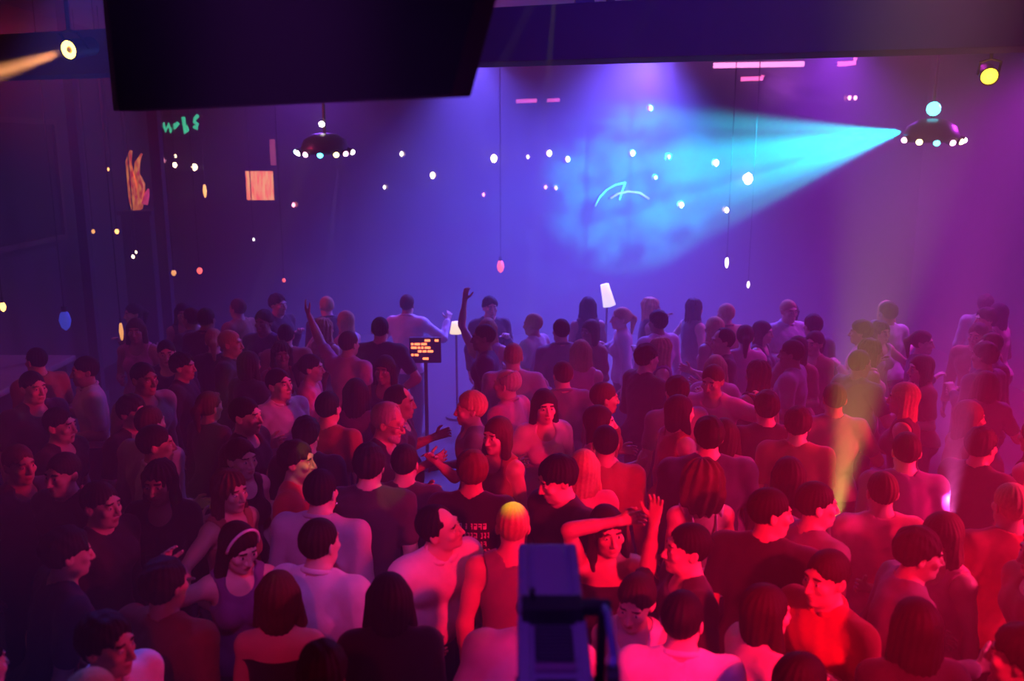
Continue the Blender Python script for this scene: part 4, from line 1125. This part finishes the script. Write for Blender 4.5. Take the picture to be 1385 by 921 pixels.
pos = np.array([[q[1], q[2]] for q in items]); n = len(pos)
wt = np.array([.25 if q[5] is None else 1.0 for q in items])
fur = np.array(FURN)
for it in range(0 if POS else 120):
    dx = pos[:, None, :] - pos[None]; dd = np.sqrt((dx ** 2).sum(-1)) + np.eye(n) * 9
    ov = np.maximum(.47 - dd, 0)
    if ov.max() < .004: break
    ww = wt[:, None] / (wt[:, None] + wt[None])
    pos += ((dx / np.maximum(dd, 1e-3)[..., None]) * (ov * ww)[..., None]).sum(1) * .5
    df = pos[:, None, :] - fur[None]; d2 = np.sqrt((df ** 2).sum(-1)); o2 = np.maximum(.40 - d2, 0)
    pos += ((df / np.maximum(d2, 1e-3)[..., None]) * o2[..., None]).sum(1) * .5
if POS:
    for q, xy in zip(items, POS):
        if xy is None:                      # no room left for this one
            for ch in list(q[0].children): bpy.data.objects.remove(ch)
            bpy.data.objects.remove(q[0])
    items = [q for q, xy in zip(items, POS) if xy is not None]
    pos = np.array([xy for xy in POS if xy is not None])
for (o, x, y, psi, lab, grp), p in zip(items, pos):
    o.location = (p[0], p[1], 0); o.rotation_euler.z = psi
    tag(o, lab, 'person', grp)
print('people', n, 'filler', nfill, 'moved most', max(np.hypot(*(np.array(q[1:3]) - p)) for q, p in zip(items, pos) if q[5] is None))
for k, (o, hc) in enumerate(KINDS):
    if not used[k]:
        for c in list(o.children): bpy.data.objects.remove(c)
        bpy.data.objects.remove(o)
# ------------------------------------------------------------------ haze and light
wd_ = bpy.data.worlds.new('world'); SC.world = wd_
wd_.use_nodes = True
nt = wd_.node_tree
nt.nodes['Background'].inputs['Color'].default_value = (0, 0, 0, 1)
nt.nodes['Background'].inputs['Strength'].default_value = 0
vs_ = nt.nodes.new('ShaderNodeVolumeScatter')
vs_.inputs['Color'].default_value = (.9, .9, .9, 1)
vs_.inputs['Density'].default_value = HAZE
vs_.inputs['Anisotropy'].default_value = 0.15
nt.links.new(vs_.outputs['Volume'], nt.nodes['World Output'].inputs['Volume'])

def spot(name, loc, target, color, power, deg, blend=.3, radius=.05, gobo=None):
    l = bpy.data.lights.new(name, 'SPOT'); l.color = color; l.energy = power
    l.spot_size = R(deg); l.spot_blend = blend; l.shadow_soft_size = radius
    o = bpy.data.objects.new(name, l); COL.objects.link(o); o.location = loc
    o.rotation_euler = (Vector(target) - Vector(loc)).to_track_quat('-Z', 'Y').to_euler()
    if gobo:
        sc_, lo, hi, floor_ = gobo
        l.use_nodes = True; n = l.node_tree
        em = n.nodes['Emission']; tc = n.nodes.new('ShaderNodeTexCoord'); nz = n.nodes.new('ShaderNodeTexNoise'); mr = n.nodes.new('ShaderNodeMapRange')
        nz.inputs['Scale'].default_value = sc_; nz.inputs['Detail'].default_value = 2
        mr.inputs['From Min'].default_value = lo; mr.inputs['From Max'].default_value = hi; mr.inputs['To Min'].default_value = floor_; mr.inputs['To Max'].default_value = 1
        n.links.new(tc.outputs['Normal'], nz.inputs['Vector']); n.links.new(nz.outputs['Fac'], mr.inputs['Value']); n.links.new(mr.outputs['Result'], em.inputs['Strength'])
    return o
def area(name, loc, target, color, power, sx, sy, spread=180):
    l = bpy.data.lights.new(name, 'AREA'); l.color = color; l.energy = power; l.shape = 'RECTANGLE'; l.size = sx; l.size_y = sy; l.spread = R(spread)
    o = bpy.data.objects.new(name, l); COL.objects.link(o); o.location = loc
    o.rotation_euler = (Vector(target) - Vector(loc)).to_track_quat('-Z', 'Y').to_euler()
    return o
def point(name, loc, color, power, radius=.1):
    l = bpy.data.lights.new(name, 'POINT'); l.color = color; l.energy = power; l.shadow_soft_size = radius
    o = bpy.data.objects.new(name, l); COL.objects.link(o); o.location = loc
    return o
BLUE, PURP, CYAN, RED, MAG, YEL = (.12, .08, 1), (.36, .05, 1), (.0, .72, 1), (1, .003, .045), (1, .03, .35), (1, .75, .05)
# blue and purple washes and added fills over the back half of the floor
spot('blue_wash', (2.0, 14.0, 5.18), (1.2, 13.4, 1.2), BLUE, 11000, 112, .9, .3)
spot('blue_wash', (-.6, 14.5, 5.18), (-.3, 13.6, 1.0), BLUE, 5200, 105, .9, .3)
spot('blue_wash', (1.2, 12.0, 5.18), (.8, 9.6, 1.4), (.10, .07, 1), 1100, 95, 1, .3)
spot('violet_wash', (-2.8, 13.4, 4.8), (-2.6, 12.6, 1.0), (.26, .06, 1), 500, 150, 1, .3)
spot('purple_wash', (4.4, 13.0, 5.18), (4.0, 12.2, 1.0), PURP, 2500, 112, .9, .3)
spot('purple_wash', (6.6, 11.0, 4.6), (5.2, 10.2, 1.0), (.75, .04, 1), 1100, 120, .9, .3)
spot('lilac_ceiling_wash', (2.0, 13.5, 4.2), (1.8, 14.5, 5.25), (.8, .12, 1), 420, 140, .9, .3)
spot('plum_wash', (-5.6, 9.5, 4.9), (-3.5, 10.5, 1.0), (.75, .03, .9), 40, 120, .9, .3)
spot('lilac_ceiling_wash', (4.0, 13.8, 4.2), (3.8, 14.6, 5.25), (.7, .12, 1), 420, 140, .9, .3)  # fill added for the purple between blue wash and cyan beam
# cyan beam: from the disco light to the back wall, with softer streaks fanning out to its left
cy0 = PD2 + Vector((-.34, .0, .06))
spot('cyan_beam', cy0, at_y(860, 250, YB), CYAN, 60000, 27, .6, .03, (11, .38, .60, .12))
spot('cyan_streaks', cy0, at_y(700, 360, 15.5), (.01, .26, 1), 7000, 34, .8, .03, (16, .44, .62, .0))
# thin beams of the left disco light
d0 = PD1 + Vector((.2, -.25, -.1))
spot('thin_beam', d0, at(446, 345, 10.6), (.6, .35, 1), 700, 4, .4, .01)
spot('thin_beam', d0, at(545, 375, 10.2), (.5, .35, 1), 500, 3.2, .4, .01)
# yellow beam top left
spot('yellow_beam', PY1 + AIM1.normalized() * .05, PY1 + AIM1, (1, .36, .12), 6500, 14, .5, .03)
point('yellow_par_glow', PY2 + Vector((-.05, -.12, -.02)), (1, .4, .1), 2.0, .05)
# red washes on the dancers
spot('red_wash', (2.1, .9, 3.3), (.65, 4.6, 1.15), RED, 2000, 38, .9, .1)
spot('red_wash', (-.9, .8, 3.4), (-.7, 4.6, 1.1), RED, 110, 34, .9, .1)
spot('red_side_wash', (6.8, 4.8, 2.6), (3.2, 5.4, 1.0), (1, .005, .06), 3600, 50, .7, .2)
spot('magenta_wash', (3.6, 8.6, 4.9), (2.4, 7.0, 1), (.7, .02, .6), 190, 100, .9, .2)
spot('red_dim_wash', (-5.6, 6.0, 4.6), (-2.5, 8.5, 1.2), (1, .02, .06), 30, 90, .9, .2)
spot('magenta_haze_veil', (5.6, 3.4, 3.3), (2.0, 4.3, 1.7), (1, .02, .20), 1300, 60, .9, .2)  # unseen spot added to veil the right side with lit haze
spot('lilac_wash', (-.3, 1.2, 4.7), (-1.05, 4.7, 1.4), (.55, .10, 1), 260, 22, .8, .1)
# pink light on the ceiling behind the beam
spot('pink_ceiling_wash', (-.4, 9.0, 4.5), (.2, 12.0, 5.25), (1, .04, .45), 160, 120, .8, .1)
spot('blue_beam_fill', (.3, 2.2, 4.9), (1.2, 6.2, 4.3), (.14, .03, 1), 350, 60, .9, .1)  # unseen blue spot added to tint the face of the ceiling beam
# bare spots added in the crowd to make the upright beams, no fixtures
spot('yellow_upbeam_helper', (1.97, 5.3, 1.2), (2.32, 5.4, 4.5), (1, .70, .14), 1500, 24, 1, .03)
spot('magenta_upbeam_helper', (2.68, 5.3, 1.2), (2.45, 5.4, 4.5), (1, .10, .6), 1400, 24, .8, .03)
# blue backlight on the heads at the bottom left, and on the stage light
spot('blue_backlight', (-2.6, 6.2, 5.0), (-1.75, 2.9, 1.7), (.12, .10, 1), 600, 24, .6, .1)
spot('blue_fixture_light', (-.6, .2, 5.0), (.1, 2.2, 2.3), (.36, .05, 1), 230, 20, .6, .1)
spot('red_left_glow', (-6.2, 9.0, 4.5), (-4.2, 9.4, 3.9), (1, .02, .08), 800, 70, .9, .1)
# small yellow pin spots that pick out single heads and shirts
def who(text):
    return next(q[0] for q in items if text in q[4])
for k, (t_, dz_, dx_, pw) in enumerate((('fair crop-haired', 1.70, .0, 1200), ('hem is lit yellow', .98, .10, 800), ('face edge lit yellow', 1.58, .07, 420), ('bushy-haired man in charcoal', 1.50, .10, 200))):
    q = who(t_).location
    spot('yellow_pin_spot', (q.x + (.5 if k else .3), q.y + (1.6 if k == 0 else .5), 5.0) if k == 0 else (q.x + 1.9, q.y - 1.0, 5.0), (q.x + dx_, q.y, dz_), (1, .80, .02), pw, 2.6 if k else 2.0, .5, .01)
q = who('grey-haired bearded').location
spot('white_pin_spot', (q.x + 2.6, q.y + 1.0, 4.6), (q.x + .06, q.y, 1.74), (1, .75, .9), 700, 3.0, .5, .01)
